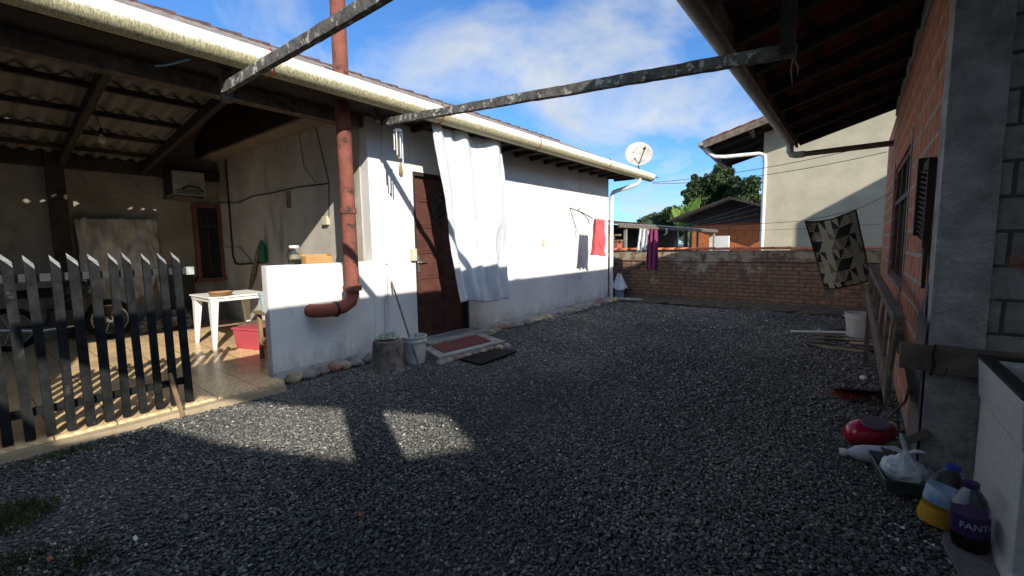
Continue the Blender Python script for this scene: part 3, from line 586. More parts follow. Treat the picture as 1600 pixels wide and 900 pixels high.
# jar and cardboard on the low wall
J = thing('glass_jar', (-5.015, 2.40, 1.29), 'large glass jar with white lid standing on the low wall', 'jar')
MB().lathe([(.065, 0), (.072, .01), (.074, .13), (.055, .17), (.048, .19), (.044, .19), (.051, .165), (.070, .128), (.068, .012), (0, .008)], (-5.015, 2.40, 1.291), 28).build('glass', jar_glass, J, smooth=True)
MB().lathe([(.0, 0), (.063, 0), (.064, .04), (0, .045)], (-5.015, 2.40, 1.303), 24).build('contents', soot, J)
MB().lathe([(.0, 0), (.056, .002), (.060, .05), (0, .05)], (-5.015, 2.40, 1.35), 24, jit=.01).build('seeds', mat('seeds', (.5,.45,.3), .8), J)
MB().lathe([(.053, 0), (.055, .02), (.05, .03), (0, .03)], (-5.015, 2.40, 1.475), 24).build('lid', pvc, J)
b = MB(); y0, y1, x0, x1 = 2.5, 2.82, -5.07, -4.96
b.box((x0, y0, 1.292), (x1, y1, 1.298)); b.box((x0, y0, 1.299), (x0+.006, y1, 1.40)); b.box((x1-.006, y0, 1.299), (x1, y1, 1.375)); b.box((x0+.006, y0, 1.299), (x1-.006, y0+.006, 1.38)); b.box((x0+.006, y1-.006, 1.299), (x1-.006, y1, 1.40))
b.bar((x0+.002, y0, 1.402), (x0-.08, y0-.01, 1.42), .006, .1, up=(0,1,0)); props(b.build('cardboard_box', cardboard), 'open cardboard box on top of the low wall between jar and pipe', 'box')
# AC unit
A = thing('air_conditioner', (-9.7, 2.7, 2.4), 'old window air conditioner sticking out high on the porch back wall', 'air conditioner')
MB().box((-9.965, 2.50, 2.42), (-9.46, 2.98, 2.86)).build('case', mat('aged_enamel', (.36,.33,.27), .5, (.24,.21,.17), 4), A, bevel=.01)
b = MB(); b.box((-9.92, 2.478, 2.46), (-9.52, 2.497, 2.83)); b.build('side_grille', soot, A)
b = MB(); b.box((-9.458, 2.54, 2.60), (-9.45, 2.80, 2.82)); b.build('front_panel', dirty_pvc, A, bevel=.003)
b = MB()
for z in (2.47, 2.50, 2.53): b.box((-9.458, 2.54, z), (-9.45, 2.92, z+.012))
b.build('louvres', soot, A)
b = MB().tube([(-9.42, 2.62, 2.55), (-9.41, 2.72, 2.60), (-9.41, 2.86, 2.58), (-9.45, 2.95, 2.5)], .014, 8); b.build('hose', black_rubber, A, smooth=True)
b = MB(); b.prism([(-9.965, 2.46, 2.415), (-9.42, 2.46, 2.415), (-9.40, 3.02, 2.39), (-9.965, 3.02, 2.39)], (0, 0, -.03)); b.build('shelf', old_wood, A)
# window on the back wall
Wn = thing('porch_window', (-9.95, 3.1, .9), 'narrow dark window with reddish timber frame on the porch back wall', 'window')
b = MB(); b.box((-9.968, 2.88, .92), (-9.90, 2.95, 2.33)); b.box((-9.968, 3.29, .92), (-9.90, 3.35, 2.33)); b.box((-9.968, 2.95, 2.27), (-9.90, 3.29, 2.33)); b.box((-9.968, 2.84, .85), (-9.86, 3.36, .92)); b.build('frame', mat('red_timber', (.17,.06,.035), .7, (.1,.035,.02), 6), Wn)
b = MB(); b.box((-9.966, 2.95, .92), (-9.95, 3.29, 2.27)); b.build('pane', mat('dark_pane', (.015,.018,.02), .15), Wn)
b = MB(); b.box((-9.949, 3.10, .92), (-9.935, 3.13, 1.9)); b.box((-9.949, 2.95, 1.9), (-9.935, 3.29, 1.94)); b.box((-9.949, 3.10, 1.94), (-9.935, 3.13, 2.27)); b.build('bar', dark_wood, Wn)
# plastic sheet hung on back wall
def shf(u, v):
    y = 1.26 + 1.06*u; ztop = 2.0 + .02*u; zb = .95 + (-.42 if .35 < u < .8 else -.25*math.sin(u*3.1)); k = noise.noise(V(u*6, v*2.4, 3)); k2 = noise.noise(V(u*14, v*7, 9))
    zb = 1.0 - .42*math.sin(min(1, u*1.15)*math.pi)**.5 if u < .9 else .75
    return V(-9.86 + .09*k + .05*k2 + .12*v*v*(.4+.6*math.sin(u*9)**2), y, ztop*(1-v) + zb*v + .02*k2)
b = MB().grid(shf, 60, 50); props(b.build('plastic_sheet', sheet_m, smooth=True, solid=.002), 'cloudy plastic sheet pinned to the porch back wall above the motorbike', 'sheet')
# hanging bulb
BL = thing('light_bulb', (-7.1, 1.36, 3.0), 'bare clear light bulb hanging on a wire from the porch ceiling', 'light bulb')
bp_ = PY(159, 219, 1.25); bx = bp_
bx = PX(159, 217, -7.1)
MB().lathe([(.0, -.055), (.025, -.045), (.036, -.015), (.032, .01), (.017, .04), (.016, .05), (0, .05)], bx, 18).build('bulb', bulb_glass, BL, smooth=True)
MB().lathe([(.0, .05), (.02, .05), (.022, .10), (.01, .13), (0, .13)], bx, 14).build('socket', black_rubber, BL)
MB().tube([bx + V(0, 0, .13), bx + V(.0, -.03, .25), V(bx.x, bx.y-.02, CZ(bx.x)-.03)], .004, 6).build('wire', black_rubber, BL)
# motorbike parked inside
MBk = thing('motorbike', (-9.2, .95, TF), 'small dark motorbike parked behind the gate against the porch back wall', 'motorbike')
mx = -9.35
def wheel(y, r=.27):
    b = MB(); pts = [(mx, y + r*math.cos(a), TF + r + .035 + r*math.sin(a)) for a in [k*2*math.pi/28 for k in range(29)]]; b.tube(pts, .04, 8, cap=False); return b
for y in (.42, 1.48):
    wo_ = wheel(y).build('wheel', black_rubber, MBk, smooth=True)
    rm = MB(); rm.tube([(mx, y + .225*math.cos(a), TF + .305 + .225*math.sin(a)) for a in [k*2*math.pi/28 for k in range(29)]], .012, 6, cap=False)
    for k in range(10): a = k*math.pi/5; rm.tube([(mx, y, TF+.305), (mx, y + .22*math.cos(a), TF+.305+.22*math.sin(a))], .004, 5)
    rm.lathe([(.05, -.03), (.05, .03)], (mx, y, TF+.305), 12, rot=Matrix.Rotation(R(90), 3, 'Y')); rm.build('rim', steel, wo_)
b = MB(); b.prism([(mx-.12, .52, .82), (mx-.12, .9, .80), (mx-.12, 1.0, .93), (mx-.12, .95, .95), (mx-.12, .5, .92), (mx-.12, .40, .9)], (.24, 0, 0)); b.build('seat', black_rubber, MBk, bevel=.03)
b = MB(); b.prism([(mx-.1, .95, .80), (mx-.1, 1.28, .90), (mx-.1, 1.25, 1.02), (mx-.1, .98, .98)], (.2, 0, 0)); b.build('tank', metal_dark, MBk, bevel=.04)
b = MB(); b.box((mx-.12, .80, .33), (mx+.12, 1.12, .62)); b.lathe([(.09, -.13), (.09, .13)], (mx, .86, .42), 14, rot=Matrix.Rotation(R(90), 3, 'Y')); b.build('engine', metal_dark, MBk, bevel=.02)
b = MB(); b.tube([(mx, 1.48, .385), (mx, 1.36, .75), (mx, 1.26, 1.08)], .022, 8); b.tube([(mx+.08, 1.48, .385), (mx+.08, 1.36, .75), (mx+.08, 1.26, 1.08)], .018, 8); b.tube([(mx, 1.27, .9), (mx, .98, .72), (mx, .8, .4), (mx, .42, .385)], .022, 8); b.build('frame', metal_dark, MBk, smooth=True)
b = MB().tube([(mx-.32, 1.18, 1.16), (mx-.1, 1.26, 1.1), (mx+.1, 1.26, 1.1), (mx+.32, 1.18, 1.16)], .013, 8); b.build('handlebar', metal_dark, MBk, smooth=True)
b = MB().tube([(mx+.14, 1.05, .36), (mx+.15, .7, .34), (mx+.15, .25, .42)], [.02, .035, .04], 10); b.build('exhaust', steel, MBk, smooth=True)
b = MB().grid(lambda u, v: V(mx-.06 + .12*v, 1.48 + .32*math.cos(R(20+120*u)), .385 + .32*math.sin(R(20+120*u))), 14, 2); b.build('mudguard', metal_dark, MBk, solid=.006)
# sacks of rubble
for i, (y, x, s_, lab) in enumerate(((1.95, -9.45, .2, 'crumpled grey sack on the porch floor beside the motorbike wheel'), (2.45, -9.5, .26, 'larger crumpled grey sack on the porch floor below the window'))):
    b = MB().blob((x, y, TF + s_*.5), (s_*1.2, s_, s_*.7), 4, .55, 3.2, flat=-s_*.5); props(b.build('sack', mat('grey_sacking', (.20,.19,.18), .8, (.08,.075,.07), 14, bump=.8, bscale=30), smooth=False), lab, 'sack')
b = MB().box((-9.95, 2.30, TF), (-9.7, 2.75, 1.05)); b.box((-9.69, 2.34, TF+.06), (-9.685, 2.71, .5)); b.box((-9.69, 2.34, .56), (-9.685, 2.71, .98)); props(b.build('cabinet', soot, bevel=.01), 'low black cabinet against the porch back wall left of the window', 'cabinet')

# wires & pipes on the side wall (plane Y=3.37)
def wallpt(px, py, off=.02): return PY(px, py, 3.365 - off)
b = MB(); b.tube([wallpt(352, 250, .03), wallpt(364, 400, .03), wallpt(368, 412, .03), wallpt(376, 413, .03), wallpt(415, 410, .03)], .016, 8)
props(b.build('conduit_pipe', dark_wood, smooth=True), 'dark conduit running down the side wall and turning along it', 'pipe')
b = MB(); pts = [wallpt(x, y) for x, y in ((322, 312), (345, 317), (372, 317), (396, 306), (420, 303), (440, 298), (468, 292), (512, 287))]; b.tube(pts, .008, 6)
props(b.build('electric_cable', black_rubber), 'slack dark cable strung along the side wall from the air conditioner', 'cable')
b = MB(); pts = [wallpt(x, y) for x, y in ((492, 195), (503, 240), (514, 285), (514, 340))]; b.tube(pts, .006, 6); pts = [wallpt(x, y) for x, y in ((466, 200), (475, 260), (493, 285))]; b.tube(pts, .004, 6)
props(b.build('socket_wire', black_rubber), 'thin wire dangling down the side wall to the cream outlet', 'wire')
p = wallpt(512, 345, 0); b = MB().box((p.x-.07, 3.31, p.z-.06), (p.x+.07, 3.368, p.z+.06)); o_ = props(b.build('power_outlet', cream, bevel=.008), 'small cream outlet box in the sunlit triangle of the side wall', 'outlet')
p = wallpt(452, 312, 0); b = MB().box((p.x-.08, 3.35, p.z-.13), (p.x+.08, 3.368, p.z+.13)); props(b.build('meter_plate', mat('speckled_grey', (.25,.22,.18), .8, (.05,.045,.04), 14)), 'small speckled plate screwed to the side wall above the cable', 'plate')
# green bottle and rags hanging
p = wallpt(410, 392, .08); b = MB().lathe([(.0, -.20), (.055, -.19), (.06, -.05), (.05, .08), (.03, .14), (.02, .18), (0, .19)], p, 18, jit=.006); props(b.build('green_bottle', hose_green, smooth=True), 'green plastic bottle hanging on the side wall above the table', 'bottle')
b = MB(); q = [wallpt(x, y, .05) for x, y in ((406, 380), (402, 400), (396, 430), (390, 452))]; b.tube(q, [.02, .04, .045, .02], 7); props(b.build('hanging_rag', old_wood, smooth=True), 'brown twisted rag hanging beside the green bottle', 'rag')
b = MB().tube([wallpt(345, 385), wallpt(375, 387)], .012, 6).tube([wallpt(375, 387), wallpt(393, 408)], .02, 6); props(b.build('wall_bracket', dirty_pvc), 'pale metal bracket fixed to the side wall near the dark conduit', 'bracket')

# ------------------------------------------------------------------ things on the front wall
b = MB(); x = WL + .012
b.tube([(x, 3.60, 3.04), (x, 3.55, 1.3), (x, 3.52, .15)], .012, 8); b.tube([(x+.02, 3.575, 1.15), (x+.02, 3.55, .2)], .006, 6)
for z in (2.1, 1.25, .8): b.tube([(x, 3.575-.0, z), (x, 3.575, z+.04)], .02, 8)
props(b.build('wall_conduit', white_wall, smooth=True), 'thin white conduit running down the front wall left of the door', 'pipe')
b = MB(); b.tube([(x-.004, 4.02, 3.03), (x-.004, 4.02, 1.45)], .007, 6); props(b.build('door_cable', white_wall), 'thin white cable running down to the switch box by the door', 'cable')
SW = thing('switch_box', (WL, 4.02, 1.35), 'cream electric switch box on the wall left of the door handle', 'switch')
MB().box((WL+.001, 3.985, 1.27), (WL+.055, 4.07, 1.44)).build('case', cream, SW, bevel=.006); MB().box((WL+.056, 4.01, 1.33), (WL+.066, 4.045, 1.38)).build('button', pvc, SW)
# wreath on the door
wr = MB(); c = V(-4.985, 4.60, 2.06)
wr.tube([c + V(0, .14*math.cos(a), .2*math.sin(a)) for a in [k*math.pi/12 for k in range(25)]], .014, 8, cap=False)
for k in range(9): a = k*2*math.pi/9; wr.tube([c + V(0, .02*math.cos(a), .03*math.sin(a)), c + V(0, .13*math.cos(a), .19*math.sin(a))], .006, 5); wr.blob(c + V(0, .085*math.cos(a+.3), .12*math.sin(a+.3)), (.008, .022, .03), 1, .1)
props(wr.build('door_ornament', mat('dull_iron', (.10,.09,.085), .6)), 'round openwork ornament hanging on the red door behind the curtain', 'ornament')
# wind chimes under beam
WC = thing('wind_chimes', (-4.42, 3.32, 2.88), 'silver tube wind chimes hanging under the long beam', 'wind chimes')
MB().lathe([(.05, 0), (.05, .012), (0, .014)], (-4.36, 3.40, 2.845), 16).build('disc', alu, WC)
for k, (dx_, dy_, l) in enumerate(((-.04, -.03, .20), (-.02, .03, .22), (.02, -.04, .27), (.035, .0, .30), (.02, .04, .35))):
    MB().tube([(-4.36+dx_, 3.40+dy_, 2.82), (-4.36+dx_, 3.40+dy_, 2.82-l)], .0095, 8).tube([(-4.36+dx_, 3.40+dy_, 2.845), (-4.36+dx_, 3.40+dy_, 2.82)], .002, 4).build('chime_tube', alu, WC)
MB().tube([(-4.36, 3.40, 2.845), (-4.36, 3.40, 2.50)], .002, 4).lathe([(.0, -.03), (.012, -.02), (.01, -.005), (0, .01)], (-4.36, 3.40, 2.54), 10).build('clapper', mat('brass_dull', (.35,.25,.1), .5), WC, smooth=True)
# curtain
def curt(u, v):
    yt = 3.98 + 1.50*u; yb = 4.42 + 1.12*u; zt = 3.06 + .03*u - .03*math.sin(u*math.pi*3)**2; zb = .66 - .07*u + .02*math.sin(u*9)
    y = yt*(1-v) + yb*v + .05*math.sin(v*3.0)*(u-.5); z = zt*(1-v) + zb*v
    uu = u + .05*noise.noise(V(u*3, v*1.3, 7)) + .03*v*math.sin(v*3); fold = (.045*math.sin(uu*17 + 1.2*v + .6) + .026*math.sin(uu*31 - 2.0*v + 2*math.sin(uu*4)) + .035*math.sin(uu*8 + 4*v))*(1 - .30*v) + .018*noise.noise(V(u*9, v*7, 5)) + .01*noise.noise(V(u*20, v*16, 3))
    fold += .05*noise.noise(V(u*2.2 + v*1.4, v*2.2, 2)) + .05*math.exp(-((u - .35 - .55*(1-v))*5)**2)*math.sin((u + v)*16)*.35
    return V(-4.44 + .03*math.sin(v*2) + fold*.9, y, z)
b = MB().grid(curt, 110, 110); props(b.build('curtain', cloth_white, smooth=True, solid=.004), 'long white sheet hanging from the eaves as a curtain in front of the door', 'curtain')
# teardrop ornament
p = V(WL+.015, 3.87, 2.54); b = MB().lathe([(.0, -.12), (.03, -.09), (.022, 0), (0, .11)], p, 10); props(b.build('hanging_ornament', mat('olive_brass', (.25,.19,.08), .5), smooth=True), 'small brass teardrop ornament on the wall under the wind chimes', 'ornament')
b = MB().box((WL+.001, 7.28, 1.45), (WL+.02, 7.36, 1.6)); props(b.build('wall_socket', cream, bevel=.004), 'tiny yellowed socket in the middle of the sunlit front wall', 'socket')
# washing line bracket & lines
b = MB(); a0 = V(WL, 8.36, 2.25); 
tq = PX(926, 341, -4.45); b.tube([a0, a0.lerp(tq, .5) + V(0, 0, .02), tq], .011, 6); q_ = a0.lerp(tq, .38) + V(0, 0, .02); b.tube([q_, q_ + V(.02, .02, .07)], .009, 6); q_ = a0.lerp(tq, .45) + V(0,0,.02); b.tube([q_, q_.lerp(tq, .6) - V(0, 0, .06), tq - V(.02, .1, .12)], .008, 6)
props(b.build('line_bracket', metal_dark), 'bent dark wire bracket on the front wall holding the washing line', 'bracket')
def cat(p, q, sag, n=24):
    p = Vector(p); q = Vector(q); return [p.lerp(q, i/n) - V(0, 0, sag*4*(i/n)*(1-i/n)) for i in range(n+1)]
rgc = [PY(1257, 345, 7.8), PY(1338, 327, 7.8), PY(1288, 453, 7.8), PY(1362, 438, 7.8)]
tipA = PX(926, 341, -4.45)
lineA = cat(tipA, rgc[0], .10) + [rgc[0].lerp(rgc[1], .5) - V(0, 0, .01), rgc[1]] + cat(rgc[1], (.36, 8.2, 2.14), .01)[1:]
props(MB().tube(lineA, .0035, 5).build('washing_line', metal_dark), 'washing line stretched across the yard carrying the patterned rug', 'line')
lineB = cat((WL, 10.15, 1.86), (.345, 10.3, 1.75), .1)
props(MB().tube(lineB, .003, 5).build('washing_line', metal_dark), 'washing line close to the back wall carrying white and purple towels', 'line')
b = MB().tube([a0 + V(.02, .0, -.02), V(WL+.05, 8.6, 1.55), V(WL+.03, 9.0, .75)], .003, 5); props(b.build('loose_string', metal_dark), 'loose thin string dangling down the front wall from the bracket', 'string')
def towel(name, lab, m_, tl, tr, bl, br_, seed, depth=(0, 1, 0), amp=.03, folds=16, back=True):
    tl, tr, bl, br_ = map(Vector, (tl, tr, bl, br_)); dv = Vector(depth)
    def f(u, v):
        p = (tl.lerp(tr, u)).lerp(bl.lerp(br_, u), v); k = amp*math.sin(u*folds + seed + v*1.5)*(.5+.5*v) + amp*.8*noise.noise(V(u*3, v*3, seed)); return p + dv*k + V(0, 0, .035*noise.noise(V(u*4, seed, 2))*v)
    b = MB().grid(f, 36, 44)
    return props(b.build(name, m_, smooth=True, solid=.006), lab, 'towel')
tt = lambda x, y, Y=10.3: PY(x, y, Y)
towel('towel', 'coral red towel hanging on the line beside the front wall', towel_red, PX(929, 342, -4.42), PX(943, 344, -4.42), PX(925, 398, -4.42), PX(943, 399, -4.42), 1, depth=(1,.3,0), amp=.06, folds=20)
towel('towel', 'short white towel on the line at the back wall', cloth_white, tt(999, 357), tt(1014, 358), tt(996, 394), tt(1013, 390), 3)
towel('towel', 'long purple towel on the line at the back wall', towel_purple, tt(1013, 358), tt(1027, 359), tt(1009, 421), tt(1029, 423), 5, amp=.04)
# rug
rgc = [PY(1257, 345, 7.8), PY(1338, 327, 7.8), PY(1288, 453, 7.8), PY(1362, 438, 7.8)]
def rugf(u, v):
    p = rgc[0].lerp(rgc[1], u).lerp(rgc[2].lerp(rgc[3], u), v); return p + V(.0, .05*math.sin(u*6+v*2.4) + .05*noise.noise(V(u*2, v*2, 5)), -.05*math.sin(u*math.pi)*(1-v*.5) + .02*noise.noise(V(u*3, v*3, 8)))
def rugm(i, j):
    u, v = (i+.5)/64, (j+.5)/96
    if u < .035 or u > .965 or v < .025 or v > .975: return 0
    X_ = u*3.9; Y_ = v*5.7
    a, b_ = X_ + Y_*.58, X_ - Y_*.58
    ia, ib = math.floor(a), math.floor(b_); h = hash((ia*7 + 3*ib + math.floor(Y_*.9)*5)) % 7
    fa, fb = a-ia, b_-ib
    k = (ia*3 + ib*5 + (1 if fa > fb else 0)*2 + (1 if fa + fb > 1.0 else 0)*3) % 7
    if k in (0, 3): return 0
    if k == 5: return 0 if int(v*96) % 3 == 0 else 1
    if k == 2: return 2
    return 1
b = MB().grid(rugf, 64, 96, rugm); props(b.build('patterned_rug', [rug_dark, rug_sand, rug_brown], solid=.008), 'black and beige geometric rug hanging askew from the washing line', 'rug')

props(MB().tube([PX(243, 103, -4.9), PX(262, 101, -4.8), PX(285, 95, -4.7), PX(312, 87, -4.6)], .010, 7).build('blue_cord', mat('pale_blue_cord', (.25,.50,.60), .6), smooth=True), 'pale blue cord dangling under the mossy gutter above the porch', 'cord')
for pts, lab in ((((1237, 66), (1239, 90), (1236, 110), (1238, 132)), 'longer dry root hanging from the tiled eaves at the end of the beam'), (((1237, 84), (1243, 97), (1247, 105), (1246, 118)), 'shorter dry root hanging from the tiled eaves at the end of the beam')):
    props(MB().tube([PY(x_, y_, 3.34) for x_, y_ in pts], [.006, .005, .004, .002], 5).build('dry_root', mat('dry_root', (.25,.22,.17), .9)), lab, 'root')
props(MB().box((-.44, 3.26, 2.62), (-.36, 3.34, 3.2)).build('beam_bracket', dark_wood), 'short upright wooden block holding the end of the long beam under the tiled eaves', 'block')
# satellite dish
DS = thing('satellite_dish', (-4.55, 11.0, 3.3), 'round weathered satellite dish mounted above the far end of the mossy gutter', 'satellite dish')
dc = PX(998, 240, -4.55); dc = V(-4.55, dc.y, dc.z)
rot = V(.42, -.80, .38).normalized().to_track_quat('Z', 'Y').to_matrix()
MB().lathe([(0, -.06), (.12, -.052), (.24, -.03), (.34, 0), (.345, .004), (.335, .008), (.24, -.02), (.12, -.042), (0, -.05)], dc, 36, rot=rot).build('reflector', mat('weathered_dish', (.50,.46,.40), .6, (.36,.32,.27), 5, stain=(.16,.14,.12), sscale=7, spos=.55), DS, smooth=True)
MB().tube([dc - rot @ V(0, 0, .06), dc - rot @ V(0, 0, .15) - V(0, 0, .1), V(-4.55, dc.y+.05, 3.25)], .018, 8).build('mast', dirty_pvc, DS)
fp = dc + rot @ V(.12, -.06, .33)
MB().tube([dc + rot @ V(.0, -.30, .0), fp], .012, 8).build('feed_arm', metal_dark, DS)
MB().tube([fp, fp - rot @ V(.02, 0, .06)], .03, 10).build('feed_horn', metal_dark, DS)
# overhead cables
for a, b_, s_, lab in (((-4.2, 11.2, 3.0), (.34, 10.6, 3.22), .10, 'thin overhead cable from the gutter end across to the brick house, upper of two'), ((-4.2, 11.22, 2.97), (.34, 10.62, 3.05), .14, 'thin overhead cable from the gutter end across to the brick house, lower of two')):
    props(MB().tube(cat(a, b_, s_), .006, 5).build('overhead_cable', black_rubber), lab, 'cable')

# front foot: broom stick, bucket, stump, step stones, mats
b = MB().tube([(WL+.02, 3.64, 1.0), PZ(656, 577, .02)], .013, 8); props(b.build('wooden_pole', old_wood), 'long wooden stick leaning on the front wall over the white bucket', 'stick')
def bucket(name, c, r, h, m_, lab, lid=False, rot=None):
    B = thing(name, c, lab, 'bucket'); c = Vector(c)
    MB().lathe([(r*.80, 0), (r*.82, .01), (r*.95, h*.8), (r*.97, h*.8), (r*1.04, h*.805), (r*1.04, h*.84), (r*.98, h*.845), (r, h*.97), (r*1.05, h*.975), (r*1.05, h), (r*.96, h), (r*.90, h*.7), (r*.77, .03), (0, .03)], c, 32, rot=rot).build('body', m_, B, smooth=True)
    if lid: MB().lathe([(0, h*1.03), (r*.9, h*1.03), (r*1.06, h*1.035), (r*1.08, h*.98), (r*1.09, h*.98), (r*1.07, h*1.05), (r*.9, h*1.045), (0, h*1.045)], c, 32).build('lid', m_, B, smooth=True)
    hp = []
    for k in range(13):
        a = R(15*k); q = V(r*1.06*math.cos(a), r*.9*math.sin(a), h*.86 - .05*math.sin(a)); hp.append(c + ((rot @ q) if rot else q))
    MB().tube(hp, .004, 5).build('handle', steel, B); return B
BK = bucket('paint_bucket', (-4.33, 3.50, .02), .155, .34, dirty_white, 'white bucket standing against the front wall between stump and doorstep')
p = V(-4.31, 3.52, .05); props(MB().lathe([(.0, 0), (.045, 0), (.045, .2), (.018, .28), (.018, .31)], p + V(0,0,.0), 16).lathe([(.022, .31), (.022, .34), (0, .342)], p, 12).build('water_bottle', mat('grey_plastic', (.4,.42,.42), .3), smooth=True), 'clear bottle with dark cap poking out of the white bucket', 'bottle')
b = MB()
prof = [(.22, 0), (.19, .05), (.165, .15), (.16, .28), (.155, .36), (.14, .37), (0, .365)]
vs = []
for (r, z) in prof:
    for k in range(32):
        a = 2*math.pi*k/32; q = r*(1 + .13*noise.noise(V(math.cos(a)*1.6, math.sin(a)*1.6, z*2)) + (.12*math.sin(3*a+1) if z < .08 else 0)); vs.append(V(-4.36 + q*math.cos(a), 3.12 + q*math.sin(a), z))
b.add(vs, [(i*32+k, i*32+(k+1) % 32, (i+1)*32+(k+1) % 32, (i+1)*32+k) for i in range(6) for k in range(32)] + [tuple(range(31, -1, -1))])
props(b.build('tree_stump', bark, smooth=True), 'dark rough tree stump standing in front of the white wall', 'stump')
GD = thing('glass_dish', (-4.36, 3.12, .37), 'greenish glass dish with round cups resting on the tree stump', 'dish')
gg = glassy('green_glass', (.78,.92,.87), .05, 1.4)
MB().lathe([(.05, 0), (.13, .012), (.15, .03), (.148, .034), (.12, .018), (0, .008)], (-4.36, 3.12, .372), 28).build('plate', gg, GD, smooth=True)
for dy_ in (-.06, .05): MB().lathe([(.03, 0), (.045, .03), (.04, .055), (.036, .055), (.038, .03), (.02, .008), (0, .008)], (-4.35, 3.12+dy_, .392), 20).build('cup', gg, GD, smooth=True)
# doorstep
ST = thing('door_step', (-4.4, 4.3, 0), 'low cement doorstep ringed with stones in front of the red door', 'step')
b = MB(); b.prism([(-4.60, 3.86, 0), (-4.02, 3.62, 0), (-3.93, 4.82, 0), (-4.60, 5.05, 0)], (0, 0, .10)); b.build('slab', concrete, ST, bevel=.012)
b = MB(); b.prism([(-4.55, 3.98, .103), (-4.12, 3.80, .103), (-4.06, 4.66, .103), (-4.52, 4.86, .103)], (0, 0, .012)); props(b.build('door_mat', red_mat, bevel=.003), 'dark red mat lying on the cement doorstep', 'mat')
b = MB(); b.prism([(-3.93, 3.88, .024), (-3.52, 3.84, .024), (-3.56, 4.62, .024), (-3.92, 4.56, .024)][::-1], (0, 0, .02)); props(b.build('floor_mat', black_rubber, bevel=.004), 'black mat lying on the gravel in front of the doorstep', 'mat')

# border stones: each one of its own
ordn = ['nearest the porch', 'second', 'third', 'fourth', 'fifth', 'sixth', 'seventh', 'eighth', 'ninth', 'tenth', 'eleventh', 'twelfth', 'thirteenth', 'fourteenth', 'fifteenth', 'sixteenth', 'seventeenth', 'eighteenth', 'nineteenth', 'twentieth', 'twenty-first', 'twenty-second', 'twenty-third', 'twenty-fourth', 'twenty-fifth']
def stone(x, y, s, k, lab, grp):
    b = MB().blob((x, y, s[2]*.45), s, 3, .35, 1.4); o = b.build('border_stone', stone_m[k], smooth=True); return props(o, lab, 'stone', grp)
cols = ('grey', 'tan', 'rusty brown')
rs_ = random.Random(5); y = 2.14; i = 0
while y < 3.9 and i < 11:
    l = rs_.uniform(.065, .105); k = rs_.choice((0, 0, 1, 1, 2)); y += l
    if not (3.42 < y < 3.62): stone(WL + .075 + rs_.uniform(-.01, .03), y, (rs_.uniform(.055, .08), l, rs_.uniform(.055, .085)), k, '%s rounded stone at the foot of the low white wall, %s' % (cols[k], ordn[i] + (' one' if i == 0 else ' from the porch')), 'stones along the foot of the low wall')
    y += l*.92; i += 1
y = 5.3; i = 0
while y < 10.2 and i < 25:
    l = rs_.uniform(.10, .19); k = rs_.choice((0, 0, 1, 2)); y += l*.9
    stone(WL + .16 + rs_.uniform(-.03, .08), y, (rs_.uniform(.08, .13), l, rs_.uniform(.05, .085)), k, '%s flat stone at the foot of the front wall, %s' % (cols[k], 'nearest the doorstep' if i == 0 else ordn[i] + ' beyond the doorstep'), 'stones along the foot of the long front wall')
    y += l*.85; i += 1
for i in range(9):
    yy = 3.62 + i*.148; k = (0, 1, 2, 1, 0, 1, 2, 1, 0)[i]; l = rs_.uniform(.055, .08)
    stone(-3.99 + .010*i + rs_.uniform(-.02, .02), yy, (.055, l, .05), k, '%s small stone edging the doorstep, %s' % (cols[k], 'the one closest to the bucket' if i == 0 else ordn[i] + ' counted from the bucket'), 'small stones edging the doorstep')
# ------------------------------------------------------------------ back wall of the yard
back_m = brickmat('back_wall_brick', (.36,.20,.12), (.25,.17,.115), (.13,.105,.08), .23, .085, .010, 'x', over=(.42,.36,.26), opos=.585, over2=(.15,.12,.09), o2pos=.57, ozlow=(.1, 1.1, -.12, .15), bump=1.0, oscale=1.6)
BW = thing('boundary_wall', (-2.3, YB, 0), 'low rough brick boundary wall with clay tile coping across the back of the yard', 'wall')
MB().box((-6.6, YB, -.1), (.9, YB+.16, 1.27)).build('wall', back_m, BW)
for i in range(25):
    x = -6.5 + i*.30; z = 1.285 + random.uniform(-.006, .006)
    pts = []; b = MB()
    b.grid(lambda u, v: V(x + .295*u, YB + .08 - .12*math.cos(math.pi*v), z + .045*math.sin(math.pi*v) + .008*u), 2, 8); b.build('coping_tile', coping_mat, BW, smooth=True, solid=.018)
b = MB().tube([(WL+.05, YB-.02, 1.02), (-3, YB-.02, 1.0), (.34, YB-.02, 1.02)], .006, 5); props(b.build('wall_wire', metal_dark), 'thin dark wire running along the face of the back wall', 'wire')
b = MB().bar((-4.75, YB-.03, .72), (-4.25, YB-.03, .98), .04, .05); props(b.build('wall_batten', old_wood), 'short slanted batten fixed on the sunlit corner of the back wall', 'batten')
# rag-covered meter in the corner
CM = thing('corner_pump', (-4.86, 10.55, 0), 'small pale pump covered by a white cloth in the corner beyond the downpipe', 'pump')
MB().lathe([(.10, 0), (.12, .03), (.11, .22), (.08, .30), (0, .32)], (-4.80, 10.62, .05), 18, jit=.01).build('body', blue_plastic, CM, smooth=True)
def ragf(u, v):
    a = R(-150 + 300*u); r = .13 + .10*v + .03*math.sin(u*22); return V(-4.80 + r*math.cos(a)*(.35+v*.65), 10.62 + r*math.sin(a)*(.35+v*.65), .68 - .38*v + .03*math.sin(u*17))
MB().grid(ragf, 34, 10).build('cover', cloth_white, CM, smooth=True, solid=.004)
b = MB().tube([(-4.66, 10.35, .06), (-4.15, 10.52, .05)], .045, 12); props(b.build('waste_pipe', dirty_pvc, smooth=True), 'short pale pipe lying on the ground in the far left corner', 'pipe')
